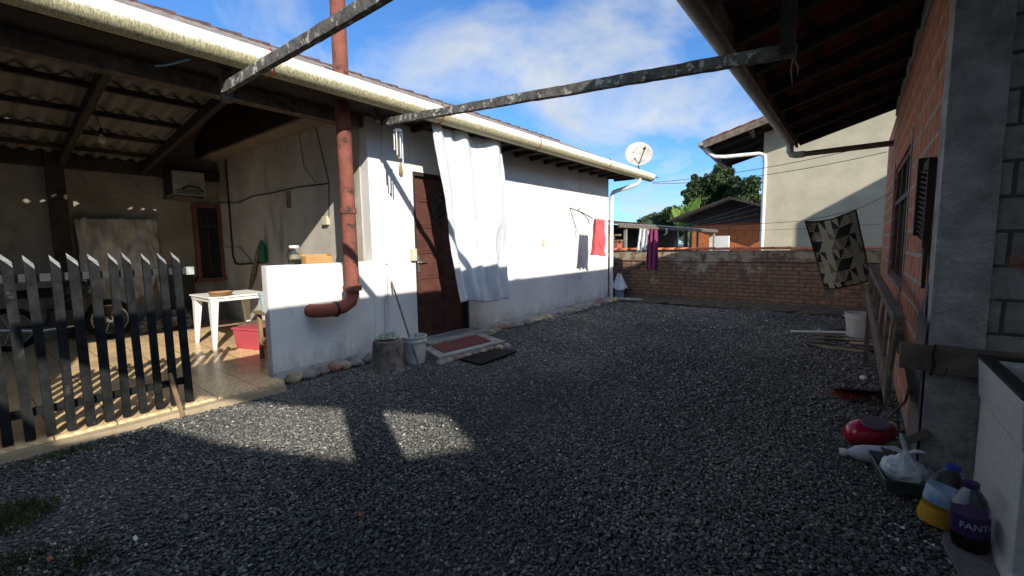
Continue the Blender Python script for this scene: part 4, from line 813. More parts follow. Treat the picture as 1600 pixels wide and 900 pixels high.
# litter and weeds at foot of the back wall
rs_ = random.Random(11)
for i in range(16):
    x = -4.6 + i*.28 + rs_.uniform(-.1, .1); yy = rs_.uniform(10.3, 10.75); a = rs_.uniform(-.5, .5); l = rs_.uniform(.12, .4)
    b = MB().bar((x - l*math.cos(a)/2, yy - l*math.sin(a)/2, .03), (x + l*math.cos(a)/2, yy + l*math.sin(a)/2, .05 + rs_.uniform(0, .05)), rs_.uniform(.03, .08), .02)
    props(b.build('wood_scrap', (old_wood, trunk_m, stone_m[2])[i % 3]), '%s scrap at the foot of the back wall, %s from the left corner' % (('grey timber', 'dark bark', 'rusty brown')[i % 3], ordn[i] if i else 'first'), 'scrap', 'scraps littering the foot of the back wall')
# earth bank under the back wall
m = MB().grid(lambda u, v: V(-4.95 + 5.3*u, 10.89 - .55*v, .10*(1-v)**1.3 + .03 + .03*noise.noise(V(u*22, v*3, 4))), 90, 8); props(m.build('earth_bank', mat('litter_soil', (.12,.10,.075), .95, (.05,.04,.03), 14, bump=1, bscale=50), smooth=True), kind='structure')

# grass: low tufts, one mass
def grass(name, lab, boxes, seed):
    rs = np.random.RandomState(seed); vs = []; fs = []
    for (cx, cy, rx, ry, n, h) in boxes:
        for k in range(n):
            a = rs.uniform(0, 6.28); q = 1.5*rs.uniform(0, 1)**.8; x = cx + rx*q*math.cos(a); y = cy + ry*q*math.sin(a); d = rs.uniform(0, 6.28); hh = h*rs.uniform(.5, 1.2)
            wx, wy = .003*math.cos(d), .003*math.sin(d); lx, ly = rs.normal(0, .35*hh, 2); i = len(vs)
            vs += [(x-wx, y-wy, 0), (x+wx, y+wy, 0), (x+lx*.5+wx*.7, y+ly*.5+wy*.7, hh*.65), (x+lx, y+ly, hh)]; fs += [(i, i+1, i+2), (i, i+2, i+3)]
    me = bpy.data.meshes.new(name); me.from_pydata(vs, [], fs); me.materials.append(grass_m); o = bpy.data.objects.new(name, me); COL.objects.link(o); props(o, lab, 'grass', kind='stuff')
g1 = PZ(10, 812); g2 = PZ(20, 885); g3 = PZ(125, 880); g4 = PZ(115, 708)
grass('grass', 'thin green grass growing through the gravel by the porch kerb and along the back wall',
      [(g1.x, g1.y, .16, .14, 1500, .035), (g2.x, g2.y, .10, .10, 500, .03), (g3.x, g3.y, .12, .10, 500, .03), (g4.x-.02, g4.y, .07, .2, 700, .03), (-2.0, 10.62, .6, .1, 900, .07), (-1.0, 10.6, .9, .12, 1200, .07)], 4)

# ------------------------------------------------------------------ brick house on the right
BX = .365; SL = .3; RX = -.90; RZ0 = 3.15
brick_m = brickmat('hollow_clay_block', (.66,.25,.13), (.50,.20,.11), (.50,.46,.40), .29, .195, .018, 'y', over=(.27,.255,.24), opos=.72, over2=(.22,.10,.06), o2pos=.6, bump=.9, grooves=7, ozlow=(.0, 1.0, .22, -.06))
block_m = brickmat('concrete_block', (.36,.355,.34), (.27,.265,.25), (.10,.10,.095), .30, .19, .010, 'x', over=(.30,.295,.28), opos=.60, over2=(.34,.12,.07), o2pos=.66, bump=1.1)
BH = thing('brick_house', (BX, 5, 0), 'house of red hollow bricks on the right with dark tiled eaves above the camera', 'house')
WY0, WY1, WZ0, WZ1 = 5.75, 8.1, 1.0, 2.42
roofz = lambda x: RZ0 + SL*(x - RX)
m = MB(); m.box((BX, 3.78, -.1), (BX+.15, WY0, 3.28)); m.box((BX, WY1, -.1), (BX+.15, 10.75, 3.28)); m.box((BX, WY0, -.1), (BX+.15, WY1, WZ0)); m.box((BX, WY0, WZ1), (BX+.15, WY1, 3.28)); m.build('side_wall', brick_m, BH)
m = MB(); m.box((BX-.012, 3.66, 3.302), (BX+.16, 8.88, 3.50)); m.build('ring_beam', concrete, BH, bevel=.005)
m = MB(); m.box((.60, 3.585, -.1), (5.0, 3.78, 4.2)); m.build('front_wall', block_m, BH)
m = MB(); m.box((BX-.002, 3.56, -.1), (.598, 3.778, 3.278)); m.build('corner_pillar', plaster_grey, BH, bevel=.006)
# cement smear and worn paint at the foot of the side wall
def smear(u, v):
    y = 3.565 + .75*u*(1 - .35*v + .18*noise.noise(V(v*5, 1, 2))); z = (1.0 + .5*noise.noise(V(u*4, 2, 7)))*v; return V(BX - .008 - .006*(1-u), y, z)
m = MB().grid(smear, 20, 30); m.build('render_patch', mat('rough_render', (.22,.20,.175), .95, (.11,.10,.09), 12, bump=1, bscale=50, stain=(.40,.46,.45), sscale=3.2, spos=.58), BH, solid=.004)
m = MB(); m.box((BX+.15, 10.55, -.1), (5, 10.75, 3.5)); m.build('end_wall', brick_m, BH)
# roof: tiles, battens, rafters
def rrf(u, v):
    y = -1.62 + 10.52*u; x = RX + .02 + 7.1*v; return V(x, y, roofz(x) + .03 + .02*abs(math.sin(math.pi*y/.2)) + .02*((v*19) % 1))
m = MB().grid(rrf, 560, 38); m.build('roof', mat('underside_clay_tile', (.20,.045,.028), .85, (.10,.028,.02), 7, bump=.5), BH, solid=.02)
m = MB().grid(lambda u, v: V(6.22 + 6*v, -1.62 + 10.52*u, roofz(6.22) + .12 - 6*v*.3), 10, 4); m.build('far_roof', red_tile, BH, solid=.03)
for i in range(14):
    y = -1.5 + i*.79; MB().bar((RX+.06, y, roofz(RX)-.06), (6.1, y, roofz(6.1)-.06), .07, .12).build('rafter', dark_wood, BH)
bt = MB()
for k in range(19): x = RX + .1 + k*.37; bt.box((x, -1.6, roofz(x)-.004), (x+.05, 8.88, roofz(x)+.026))
bt.build('battens', dark_wood, BH)
MB().bar((RX+.03, 8.905, roofz(RX)-.01), (6.1, 8.905, roofz(6.1)-.01), .02, .13).build('verge_board', old_wood, BH)
MB().box((RX+.01, -1.62, 3.02), (RX+.04, 8.9, 3.195)).build('fascia', old_wood, BH)
RG = thing('rain_gutter', (RX-.07, 4, 3.17), 'long grimy gutter along the dark tiled eaves of the brick house', 'gutter')
m = MB().grid(lambda u, v: V(RX - .07 + .085*math.cos(R(15-220*v)), -1.62 + 10.57*u, 3.15 + .085*math.sin(R(15-220*v))), 60, 16); m.build('trough', mat('grimy_gutter', (.42,.40,.36), .6, (.24,.23,.21), 4, bump=.15, stain=(.10,.085,.06), sscale=16, spos=.60, sharp=.06), RG, smooth=True, solid=.006)
MB().tube([(RX-.07, 8.86, 3.09), (RX-.07, 8.86, 2.97), (RX-.045, 8.86, 2.92), (RX+.02, 8.86, 2.90), (RX+.14, 8.86, 2.90)], .055, 14).build('elbow', dirty_pvc, RG, smooth=True)
MB().tube([(RX+.1, 8.86, 2.90), (BX-.01, 8.86, 2.91)], .043, 14).build('downpipe', old_wood, RG, smooth=True)
# window in the brick wall
RW = MB(); fx0, fx1 = BX+.02, BX+.09
RW.box((fx0, WY0, WZ0), (fx1, WY0+.06, WZ1)); RW.box((fx0, WY1-.06, WZ0), (fx1, WY1, WZ1)); RW.box((fx0, WY0+.06, WZ1-.06), (fx1, WY1-.06, WZ1)); RW.box((fx0, WY0+.06, WZ0), (fx1, WY1-.06, WZ0+.05)); RW.box((fx0+.003, WY0+.06, 1.93), (fx1-.003, WY1-.06, 1.99))
for y in (6.5, 7.3): RW.box((fx0+.005, y, WZ0+.05), (fx1-.005, y+.05, WZ1-.06))
fr_ = RW.build('window', mat('brown_window_frame', (.10,.06,.045), .7, (.05,.03,.022), 8), BH, bevel=.004)
MB().box((BX+.06, WY0+.06, WZ0+.05), (BX+.066, WY1-.06, WZ1-.06)).build('pane', mat('dusty_pane', (.05,.055,.06), .15, spec=.6), fr_)
MB().box((BX-.02, WY0-.02, WZ0-.04), (BX+.02, WY1+.02, WZ0-.002)).build('sill', concrete, fr_, bevel=.004)
MB().box((BX-.008, WY0-.11, WZ0), (BX-.001, WY0-.01, WZ1+.1)).build('reveal_render', concrete, BH); MB().box((BX-.008, WY1+.01, WZ0), (BX-.001, WY1+.09, WZ1+.1)).build('reveal_render', concrete, BH)
# louvred shutter hooked on the wall beside the corner
LS = thing('shutter_panel', (.33, 3.95, 1.3), 'old dark louvred shutter hanging on the brick wall beside the corner pillar', 'shutter')
b = MB(); b.box((.325, 3.80, 1.42), (.36, 3.85, 1.98)); b.box((.30, 4.10, 1.50), (.36, 4.16, 2.02)); b.box((.325, 3.85, 1.92), (.36, 4.10, 1.98)); b.build('frame', dark_wood, LS)
b = MB()
for k in range(14): z = 1.46 + k*.033; b.bar((.345, 3.855, z), (.33, 4.10, z+.04), .03, .006)
b.build('louvres', old_wood, LS)
b = MB(); b.prism([(.335, 3.80, 1.42), (.335, 3.94, 1.48), (.335, 3.83, 1.16)], (.02, 0, 0)); b.build('broken_slat', dark_wood, LS)
# wooden plank rail in front of the pillar
pl = MB()
def plk(u, v):
    return V(0, 0, 0)
PL = thing('rough_plank', (.5, 3.5, .78), 'rough dark plank running from the brick corner to the laundry tub', 'plank')
vs = []; n = 30
for i in range(n+1):
    u = i/n; x = .235 + 1.2*u; j = lambda k: .012*noise.noise(V(u*9, k*3.1, 4))
    vs += [V(x, 3.47+j(0), .705+j(1) - .01*u), V(x, 3.535, .705+j(2) - .01*u), V(x, 3.535, .855+j(3)), V(x, 3.47+j(4), .845+j(5))]
b = MB(); b.add(vs, [(i*4+k, i*4+(k+1) % 4, (i+1)*4+(k+1) % 4, (i+1)*4+k) for i in range(n) for k in range(4)] + [(0,1,2,3), (n*4+3, n*4+2, n*4+1, n*4)]); b.build('board', old_wood, PL)
b = MB(); pts = [(.385, 3.462, .87), (.375, 3.458, .80), (.385, 3.457, .74), (.37, 3.458, .69), (.38, 3.48, .68)]; b.tube(pts, .006, 6); pts = [(.372, 3.455, .70), (.43, 3.455, .69), (.44, 3.455, .74)]; b.tube(pts, .003, 5); b.build('tie_wire', metal_dark, PL)
# leaning wooden frame
T1, T2 = PY(1405, 500, 3.55), PY(1362, 417, 6.4); B1, B2 = PY(1388, 602, 3.62), PY(1356, 452, 6.3)
WF = thing('slatted_rack', (T1.x, T1.y, 0), 'weathered wooden slatted frame propped along the brick wall like a manger', 'frame')
MB().bar(T1, T2, .06, .05).build('top_rail', old_wood, WF, bevel=.004)
MB().bar(B1 + V(-.0, 0, -.04), B2 - V(0, 0, .03), .03, .17).build('bottom_rail', old_wood, WF, bevel=.004)
for k, (u, w_) in enumerate(((.02, 0), (.10, .05), (.22, .16), (.36, .34), (.52, .50), (.70, .68), (.86, .84), (.97, .96))):
    MB().bar(T1.lerp(T2, u) - V(0, 0, .02), B1.lerp(B2, w_) + V(0, 0, -.03), .022, .038, up=(0, 1, 0)).build('slat', wood if k in (1,) else old_wood, WF, bevel=.003)
pp = T1.lerp(T2, .30); MB().bar(pp, V(.30, pp.y - .05, .62), .03, .03).build('brace', old_wood, WF)
MB().bar(T1 + V(.0, .03, -.03), V(.335, 3.72, .45), .03, .045, up=(0,1,0)).build('leg', old_wood, WF)
MB().bar(T2 + V(0, 0, -.03), V(T2.x, T2.y, .02), .04, .04, up=(0,1,0)).build('leg', old_wood, WF)

# laundry tub
TB = thing('laundry_tub', (.6, 3.0, 0), 'grey-white cast laundry tub standing on concrete at the right edge', 'laundry tub')
tx, ty0, ty1, tx1, th = .575, 2.62, 3.42, 1.35, .83
b = MB()
def ring(off, z): return [V(tx+off, ty0+off, z), V(tx1-off, ty0+off, z), V(tx1-off, ty1-off, z), V(tx+off, ty1-off, z)]
lv = [ring(-.02, .0), ring(-.02, .06), ring(.0, .075), ring(.0, .60), ring(-.008, .62), ring(-.02, th-.01), ring(-.012, th), ring(.03, th), ring(.05, th-.03), ring(.10, .50)]
vs = [p for l in lv for p in l]; b.add(vs, [(i*4+k, i*4+(k+1) % 4, (i+1)*4+(k+1) % 4, (i+1)*4+k) for i in range(len(lv)-1) for k in range(4)] + [(3,2,1,0), tuple(range(36, 40))])
b.build('basin', tub_m, TB, bevel=.012)
MB().box((tx+.06, ty0+.06, .70), (tx1-.06, ty1-.06, .705)).build('water', mat('dark_water', (.01,.012,.013), .05, spec=.6), TB)
b = MB()
rr_ = [ring(-.026, th-.005), ring(-.026, th+.012), ring(.035, th+.012), ring(.035, th-.005)]
vs = [p for l in rr_ for p in l]; b.add(vs, [(i*4+k, i*4+(k+1) % 4, ((i+1) % 4)*4+(k+1) % 4, ((i+1) % 4)*4+k) for i in range(4) for k in range(4)]); b.build('rim', soot, TB, bevel=.006)
b = MB().lathe([(.07, 0), (.14, .05), (.155, .085), (.16, .085), (.145, .045), (.07, -.005), (0, -.005)], (.86, 3.12, .80), 28); props(b.build('wash_bowl', mat('blue_white_bowl', (.35,.42,.55), .3), smooth=True), 'pale blue bowl floating in the laundry tub', 'bowl')
m = MB().grid(lambda u, v: V(.37 + .06*noise.noise(V(v*7, 0, 1)) + .10*(1-v) + 4*u, 1.2 + 2.36*v, .022), 40, 40); props(m.build('wash_slab', mat('dirty_concrete', (.20,.19,.175), .95, (.09,.086,.08), 7, bump=.6, bscale=40, stain=(.045,.043,.04), sscale=5, spos=.54), solid=.02), kind='structure')
# bottles and rubbish
def petbottle(c, lab, tilt, liquid, lh, labmat, capmat, text=None, r=.075, h=.36, rz=0):
    B = thing('plastic_bottle', c, lab, 'bottle'); c = Vector(c); rot = Matrix.Rotation(rz, 3, 'Z') @ Matrix.Rotation(tilt, 3, 'Y')
    prof = [(.0, .012), (r*.55, .0), (r*.93, .012), (r, .045), (r*.985, .10), (r, .13), (r*.965, .137), (r, .144), (r*1.0, h*.52), (r*.96, h*.54), (r, h*.56), (r*.955, h*.58), (r*.985, h*.60), (r*.97, h*.64), (r*.80, h*.76), (r*.50, h*.88), (r*.36, h*.92), (r*.35, h*.955)]
    bb = MB(); vs = []
    for (q, z) in prof:
        for k in range(40):
            a = 2*math.pi*k/40; qq = q*(1 + (.05*math.cos(5*a) if z < .09 else .012*math.sin(a*3+z*30))); vs.append(c + rot @ V(qq*math.cos(a), qq*math.sin(a), z))
    bb.add(vs, [(i*40+k, i*40+(k+1) % 40, (i+1)*40+(k+1) % 40, (i+1)*40+k) for i in range(len(prof)-1) for k in range(40)]); bb.build('shell', clear, B, smooth=True)
    MB().lathe([(0, .012), (r*.52, .008), (r*.88, .018), (r*.945, .05), (r*.94, lh), (0, lh+.001)], c, 32, rot=rot).build('drink', liquid, B, smooth=True)
    MB().lathe([(r*1.012, h*.38), (r*1.015, h*.60)] if not text else [(r*1.012, h*.26), (r*1.015, h*.55)], c, 40, rot=rot).build('paper_label', labmat, B, smooth=True).modifiers.new('s', 'SOLIDIFY').thickness = .0008
    MB().lathe([(r*.43, h*.925), (r*.44, h*.995), (0, h*1.0)], c, 20, rot=rot).build('cap', capmat, B)
    if text:
        cu = bpy.data.curves.new('t', 'FONT'); cu.body = text; cu.size = r*.62; cu.align_x = 'CENTER'; cu.offset = .0009; to = bpy.data.objects.new('lt', cu); COL.objects.link(to)
        dg = bpy.context.evaluated_depsgraph_get(); me = bpy.data.meshes.new_from_object(to.evaluated_get(dg)); bpy.data.objects.remove(to)
        bm = bmesh.new(); bm.from_mesh(me); bmesh.ops.triangulate(bm, faces=bm.faces); bmesh.ops.subdivide_edges(bm, edges=bm.edges, cuts=2)
        vs = []; a0 = math.atan2(-c.y, -c.x) + R(26)
        for v in bm.verts: a = a0 + v.co.x/(r*1.03) ; vs.append(c + rot @ V(r*1.035*math.cos(a), r*1.035*math.sin(a), h*.385 + v.co.y))
        fs = [[v.index for v in f.verts] for f in bm.faces]; bm.free(); tm = MB(); tm.add(vs, fs); tm.build('lettering', MT['blue_white_bowl'], B)
    return B
petbottle((.375, 2.98, .022), 'clear bottle with blue and white label and yellow liquid, lying back against its neighbour', R(12), oil, .10, label_blue, royal_blue, rz=R(20), r=.072, h=.335)
petbottle((.485, 2.84, .022), 'clear bottle with purple label and dark liquid standing against the laundry tub', R(-2), cola, .16, purple, purple, 'FANTA', r=.067, h=.325)
# red jug lying
RJ = thing('red_container', (.14, 3.98, 0), 'shiny red plastic container lying on the gravel by the brick corner', 'container')
def jug(u, v):
    a = 2*math.pi*u; t = -1 + 2*v; e = (1 - abs(t)**2.6)**.5 if abs(t) < 1 else 0
    x = t*.165; r1 = .115*e*(1 - .18*t); return V(.14 + x*.95 + .0*r1, 3.98 + r1*math.cos(a) + x*.25, .095 + r1*.78*math.sin(a) + .02*t)
MB().grid(jug, 28, 24).build('body', pink_plastic, RJ, smooth=True, weld=True)
MB().lathe([(.085, 0), (.08, .012), (0, .014)], (.165, 3.94, .178), 24, rot=Matrix.Rotation(R(12), 3, 'X')).build('lid', mat('grey_violet_lid', (.12,.09,.12), .3), RJ, smooth=True)
# white detergent bottle lying
WB = thing('detergent_bottle', (.1, 3.62, 0), 'translucent white bottle lying on its side on the gravel', 'bottle')
rot = Matrix.Rotation(R(-98), 3, 'Y'); rot = Matrix.Rotation(R(8), 3, 'Z') @ rot
MB().lathe([(0, 0), (.05, .003), (.058, .02), (.056, .15), (.045, .20), (.022, .235), (.02, .25)], (.255, 3.66, .08), 26, rot=rot).build('body', mat('milky_plastic', (.55,.53,.58), .35), WB, smooth=True)
MB().lathe([(.026, .25), (.026, .285), (0, .286)], (.255, 3.66, .08), 18, rot=rot).build('cap', pvc, WB)
# plastic bag with rubbish
PB = thing('plastic_bag', (.27, 3.38, 0), 'knotted white plastic bag of rubbish sitting in the grey tray', 'bag')
b = MB(); c = V(.285, 3.36, .115)
bm = bmesh.new(); bmesh.ops.create_icosphere(bm, subdivisions=4, radius=1); vs = []
for v in bm.verts:
    p = v.co.normalized(); a = math.atan2(p.y, p.x); k = 1 + .12*noise.noise(p*2.5) + .05*math.sin(a*11 + p.z*3 + 2*noise.noise(p*2))*max(0, p.z+.3) - .16*abs(noise.noise(p*3.5)) - .10*abs(noise.noise(p*8)); zz_ = p.z*.085*k
    if p.z > .8: zz_ += (p.z-.8)*.25
    vs.append(c + V(p.x*.115*k*(1 if p.z < .7 else 1-(p.z-.7)*2), p.y*.10*k*(1 if p.z < .7 else 1-(p.z-.7)*2), zz_))
b.add(vs, [[v.index for v in f.verts] for f in bm.faces]); bm.free(); b.build('sack', bag_m, PB, smooth=True)
b = MB(); k0 = c + V(0, 0, .108)
for e, s_ in ((V(-.03, -.01, .115), .014), (V(-.10, -.02, .02), .016), (V(.08, .0, .03), .012)):
    b.tube([k0, k0 + e*.5 + V(0, 0, .01), k0 + e], [.008, s_, .006], 7)
b.build('knot', bag_m, PB, smooth=True)
# grey tray and sticks
GTy = MB(); q = [V(.12, 3.56, 0), V(.40, 3.62, 0), V(.44, 3.24, 0), V(.19, 3.16, 0)]
cen = sum(q, Vector())/4; lo = [cen + (p-cen)*.8 + V(0, 0, .03) for p in q]; hi = [p + V(0, 0, .12) for p in q]; lo2 = [cen + (p-cen)*.76 + V(0, 0, .036) for p in q]; hi2 = [cen + (p-cen)*.95 + V(0, 0, .12) for p in q]
GTy.add(lo+hi, [(0,1,2,3), (0,1,5,4), (1,2,6,5), (2,3,7,6), (3,0,4,7)]); GTy.build; b = GTy
props(b.build('rubbish_tray', mat('grey_green_plastic', (.10,.12,.115), .5, (.06,.07,.07)), solid=.008), 'grey-green plastic tray holding the knotted rubbish bag', 'tray')
props(MB().bar((.20, 3.60, .12), (.39, 3.50, .33), .02, .045, up=(0,0,1)).build('short_board', mat('mossy_board', (.10,.095,.065), .9), bevel=.003), 'short mossy board leaning from the white bottle to the pillar', 'board')
props(MB().tube([(.21, 4.35, .03), (.32, 4.05, .34), (.335, 3.95, .52)], .009, 8).build('wooden_pole', old_wood), 'thin wooden stick leaning on the brick corner above the red container', 'stick')
props(MB().blob((.27, 4.35, .04), (.05, .05, .045), 3, .15).build('round_pebble', stone_m[1], smooth=True), 'round tan pebble beside the red container', 'pebble')
props(MB().blob(PZ(1349, 594) + V(0, 0, .025), (.034, .034, .03), 2, .08).build('white_ball', pvc, smooth=True), 'small white ball lying on the gravel between bucket and red broom', 'ball')
# broom head with red bristles
BR = thing('fallen_broom', (.08, 5.05, 0), 'broom head with faded red and black bristles lying on the gravel', 'broom')
MB().bar((-.10, 5.02, .07), (.27, 5.10, .09), .05, .035).build('block', dark_wood, BR, bevel=.006)
rs = np.random.RandomState(8)
for nm, mt_, n in (('red_bristles', mat('red_bristle', (.42,.06,.035), .8), 420), ('black_bristles', black_rubber, 300)):
    vs = []; fs = []
    for k in range(n):
        u = rs.uniform(0, .5) if nm[0] == 'r' and k % 3 else rs.uniform(.3, 1); p = V(-.10, 5.02, .07).lerp(V(.27, 5.10, .09), u); d = V(rs.normal(-.03, .05), rs.uniform(-.15, -.07), rs.uniform(-.05, .06)); i = len(vs)
        vs += [p + V(-.0022, 0, 0), p + V(.0022, 0, .001), p + d + V(.0016, 0, 0), p + d - V(.0016, 0, 0)]; fs.append((i, i+1, i+2, i+3))
    b = MB(); b.add(vs, fs); b.build(nm, mt_, BR)
# far bucket, pipe, litter
bucket('grey_bucket', (.10, 8.35, .02), .20, .36, dirty_white, 'grimy white bucket standing beyond the wooden frame near the brick wall')
props(MB().tube([PZ(1236, 518, .04), PZ(1324, 520, .05)], .022, 10).build('white_pipe', pvc), 'thin white pipe lying on the gravel beside the grimy bucket', 'pipe')
rs_ = random.Random(21)
for i in range(9):
    x = rs_.uniform(-.35, .2); y = rs_.uniform(7.0, 8.2); a = rs_.uniform(-.4, .4); l = rs_.uniform(.10, .28)
    props(MB().bar((x-l*math.cos(a), y, .03), (x+l*math.cos(a), y+l*math.sin(a), .045), rs_.uniform(.04, .1), .025).build('broken_board', (old_wood, stone_m[1], trunk_m)[i % 3], bevel=.004),
          '%s broken board on the gravel in front of the grimy bucket, %s' % (('weathered', 'pale', 'dark')[i % 3], ('nearest the white pipe', 'second from the pipe', 'third from the pipe', 'fourth from the pipe', 'fifth from the pipe', 'sixth from the pipe', 'seventh from the pipe', 'eighth from the pipe', 'farthest from the pipe')[i]), 'board', 'broken boards by the grimy bucket')
props(MB().blob((-.02, 8.75, .05), (.22, .07, .06), 3, .3).build('driftwood', trunk_m, smooth=True), 'dark rotten log lying behind the grimy bucket', 'log')
# fallen leaves / bits on gravel
leafspots = [(743, 458+0, 0)]
for i, (px, py, c_, lab) in enumerate(((563, 804, 0, 'small orange leaf on the gravel in the centre foreground'), (1222, 743, 0, 'small orange leaf on the gravel left of the bags'), (212, 842, 1, 'white paper scrap on the gravel in the left foreground'), (78, 874, 0, 'brown curled leaf on the grass at the bottom left'), (1405, 823, 1, 'broken white shell on the gravel near the bottles'), (1396, 842, 1, 'white curved plastic sliver on the gravel below the shell'), (1452, 850, 1, 'pale flat chip on the gravel beside the bottle with yellow liquid'), (1124, 793, 0, 'tan leaf on the gravel right of centre'))):
    p = PZ(px, py, .02); s_ = .022
    b = MB().grid(lambda u, v: V(p.x + (u-.5)*s_*1.8, p.y + (v-.5)*s_*(1 if c_ else 1.3)*(1-abs(u-.5)*1.4), .024 + .008*math.sin(u*5+v*2)), 5, 4)
    props(b.build('fallen_leaf' if not c_ else 'litter_scrap', (mat('dry_leaf', (.35,.13,.05), .8) if 'dry_leaf' not in MT else MT['dry_leaf']) if not c_ else pvc, solid=.002), lab, 'leaf' if not c_ else 'litter')

# ------------------------------------------------------------------ behind the camera: post, and unseen masses added to shape the light
props(MB().box((.83, -.15, -.05), (1.07, .09, roofz(.95)+.0)).build('carport_post', brick_m), 'square post holding the tiled roof beside the camera', 'post')
NB = [(-7.0, 4.3), (-2.88, 3.6), (-1.86, 2.84), (-.28, 2.67), (.96, 3.33), (2.07, 3.55), (4.12, 4.11), (4.84, 4.40), (6.45, 5.12), (13, 5.6), (13, -.1), (-7.0, -.1)]  # outline drawn from the wanted edges of the sun patches
RH = thing('rear_sun_blocker', (0, -1.8, 0), 'unseen pale mass added behind the camera to cut the sun patches', 'house')
MB().prism([(x, -1.8, z) for x, z in NB], (0, -3, 0)).build('blocker_body', white_wall, RH)  # unseen mass added to block the low sun, pale for bounce light
MB().prism([(6.40, -1.8, 5.0), (6.55, -1.8, 6.9), (15, -1.8, 7.2), (15, -1.8, 5.0)], (0, -.25, 0)).build('sun_cutoff_slab', concrete, RH)  # unseen slab added to stop sun spilling past the right-hand patch
props(MB().box((5.0, 10.9, -.1), (9.0, 12.8, 5.75)).build('side_shade_block', concrete), 'tall plain unseen house block far to the right, added to shade the beige house', 'house')  # unseen block placed so its shadow falls on the beige wall

# ------------------------------------------------------------------ neighbours beyond the wall
# beige house, turned a little
e = ray(1252, 376); eyv = V(e.x, e.y, 0).normalized(); exv = V(eyv.y, -eyv.x, 0); c0 = PY(1187, 385, 14.0); c0.z = 0
def BL_(x, y, z): return c0 + exv*x + eyv*y + V(0, 0, z)
NH = thing('beige_house', c0, 'tall beige rendered house with gable roof rising behind the boundary wall on the right', 'house')
b = MB(); b.prism([BL_(0, 0, -.3), BL_(7, 0, -.3), BL_(7, 0, 5.9), BL_(0, 0, 4.42)], eyv*3.2); b.build('wall', beige, NH)
def slab(b, x0, x1, y0, y1, zf, t, mi=0):
    vs = [BL_(x0, y0, zf(x0)), BL_(x1, y0, zf(x1)), BL_(x1, y1, zf(x1)), BL_(x0, y1, zf(x0))]; b.add(vs + [p + V(0, 0, t) for p in vs], [(0,3,2,1),(4,5,6,7),(0,1,5,4),(1,2,6,5),(2,3,7,6),(3,0,4,7)], mi); return b
zf = lambda x: 4.14 + .285*(x + 1.35)
slab(MB(), -1.35, 7.2, -.95, 3.6, zf, .05).build('roof_boarding', dark_wood, NH)
vs_ = MB(); vs_.grid(lambda u, v: BL_(-1.42 + 8.6*u, -1.0 + 4.7*v, zf(-1.42+8.6*u) + .075 + .02*((u*26) % 1) + .02*abs(math.sin(v*60))), 104, 80); vs_.build('roof', mat('pale_clay_tile', (.36,.12,.09), .85, (.24,.08,.06), 6, bump=.4), NH, solid=.02)  # paler clay tile for the beige house roof
b = MB(); b.bar(BL_(-1.38, -.98, zf(-1.38)-.03), BL_(7.1, -.98, zf(7.1)-.03), .03, .17); b.build('bargeboard', old_wood, NH)
for y in (-.3, .8, 1.9, 3.0): MB().bar(BL_(-1.3, y, zf(-1.3)-.06), BL_(-.01, y, zf(0)-.06), .06, .1).build('rafter', dark_wood, NH)
MB().bar(BL_(-.25, -.9, zf(-.25)-.08), BL_(-.25, -.01, zf(-.25)-.08), .08, .14).build('purlin_end', old_wood, NH)
b = MB(); b.box((0,0,0), (0,0,0)); b = MB(); b.bar(BL_(-1.45, -1.0, 4.13), BL_(-1.45, 3.6, 4.13), .12, .10); gto = b.build('gutter', dirty_pvc, NH, bevel=.02)
MB().tube([BL_(-1.40, -.75, 4.06), BL_(-1.32, -.7, 3.94), BL_(-1.15, -.6, 3.82), BL_(-.9, -.5, 3.80), BL_(-.1, -.1, 3.86), BL_(.03, -.06, 3.80), BL_(.05, -.06, 3.6), BL_(.05, -.06, 0)], .055, 12).build('downpipe', pvc, NH, smooth=True)

# long low shed along the far yard
LSD = thing('low_shed', (-6, 16, 0), 'long low shed with grey metal roof and dark open bays beyond the boundary wall', 'shed')
def lroof(u, v): x = -5.5 - 2.4*v; return V(x, 12.1 + 11.5*u, 2.04 + .27*v*1.0 + .012*math.sin(u*11.5*2*math.pi/.18*1))
MB().grid(lroof, 380, 3).build('roof', grey_roof, LSD, solid=.015)
rt = MB()
for i in range(10): rt.grid(lambda u, v: V(-5.56 - 1.4*v, 12.1 + .22*i + .2*u, 2.075 + .16*v + .035*math.sin(math.pi*u)), 5, 4)
rt.build('tile_strip', red_tile, LSD, solid=.012)
MB().box((-5.52, 12.1, 1.93), (-5.47, 23.6, 2.02)).build('eaves_board', old_wood, LSD)
MB().box((-8.0, 12.1, -.1), (-7.6, 23.6, 2.2)).build('rear_wall', soot, LSD)
MB().box((-7.6, 12.0, -.1), (-5.6, 12.12, 1.45)).build('end_wall', brick_m if False else mat('shed_brick', (.4,.13,.06), .9, (.28,.09,.05), 9, bump=.4), LSD)
for y in (12.7, 15.1, 17.6, 20.4, 23.2): MB().box((-5.62, y, -.1), (-5.54, y+.08, 1.93)).build('post', dirty_pvc, LSD)
MB().tube([(-5.42, 15.9, 1.98), (-5.40, 15.9, 1.82), (-5.5, 15.95, 1.74)], .04, 10).build('gutter_spout', pvc, LSD, smooth=True)
MB().box((-5.9, 23.7, -.1), (-5.0, 23.9, 1.75)).build('white_end_wall', white_wall, LSD)
for i, (z, l) in enumerate(((1.52, 1.0), (1.60, .7), (1.68, .85))): props(MB().box((-6.2, 11.6+.1*i, z), (-6.2+l, 11.72+.1*i, z+.05)).build('stacked_board', wood), ('lowest', 'middle', 'topmost')[i] + ' sawn board of the little stack beyond the boundary wall at the left', 'board', 'boards stacked beyond the boundary wall')
b = MB().box((-6.25, 11.55, -.1), (-5.3, 11.9, 1.50)); props(b.build('brick_pier', MT['shed_brick']), 'orange brick pier carrying the little stack of sawn boards', 'pier')

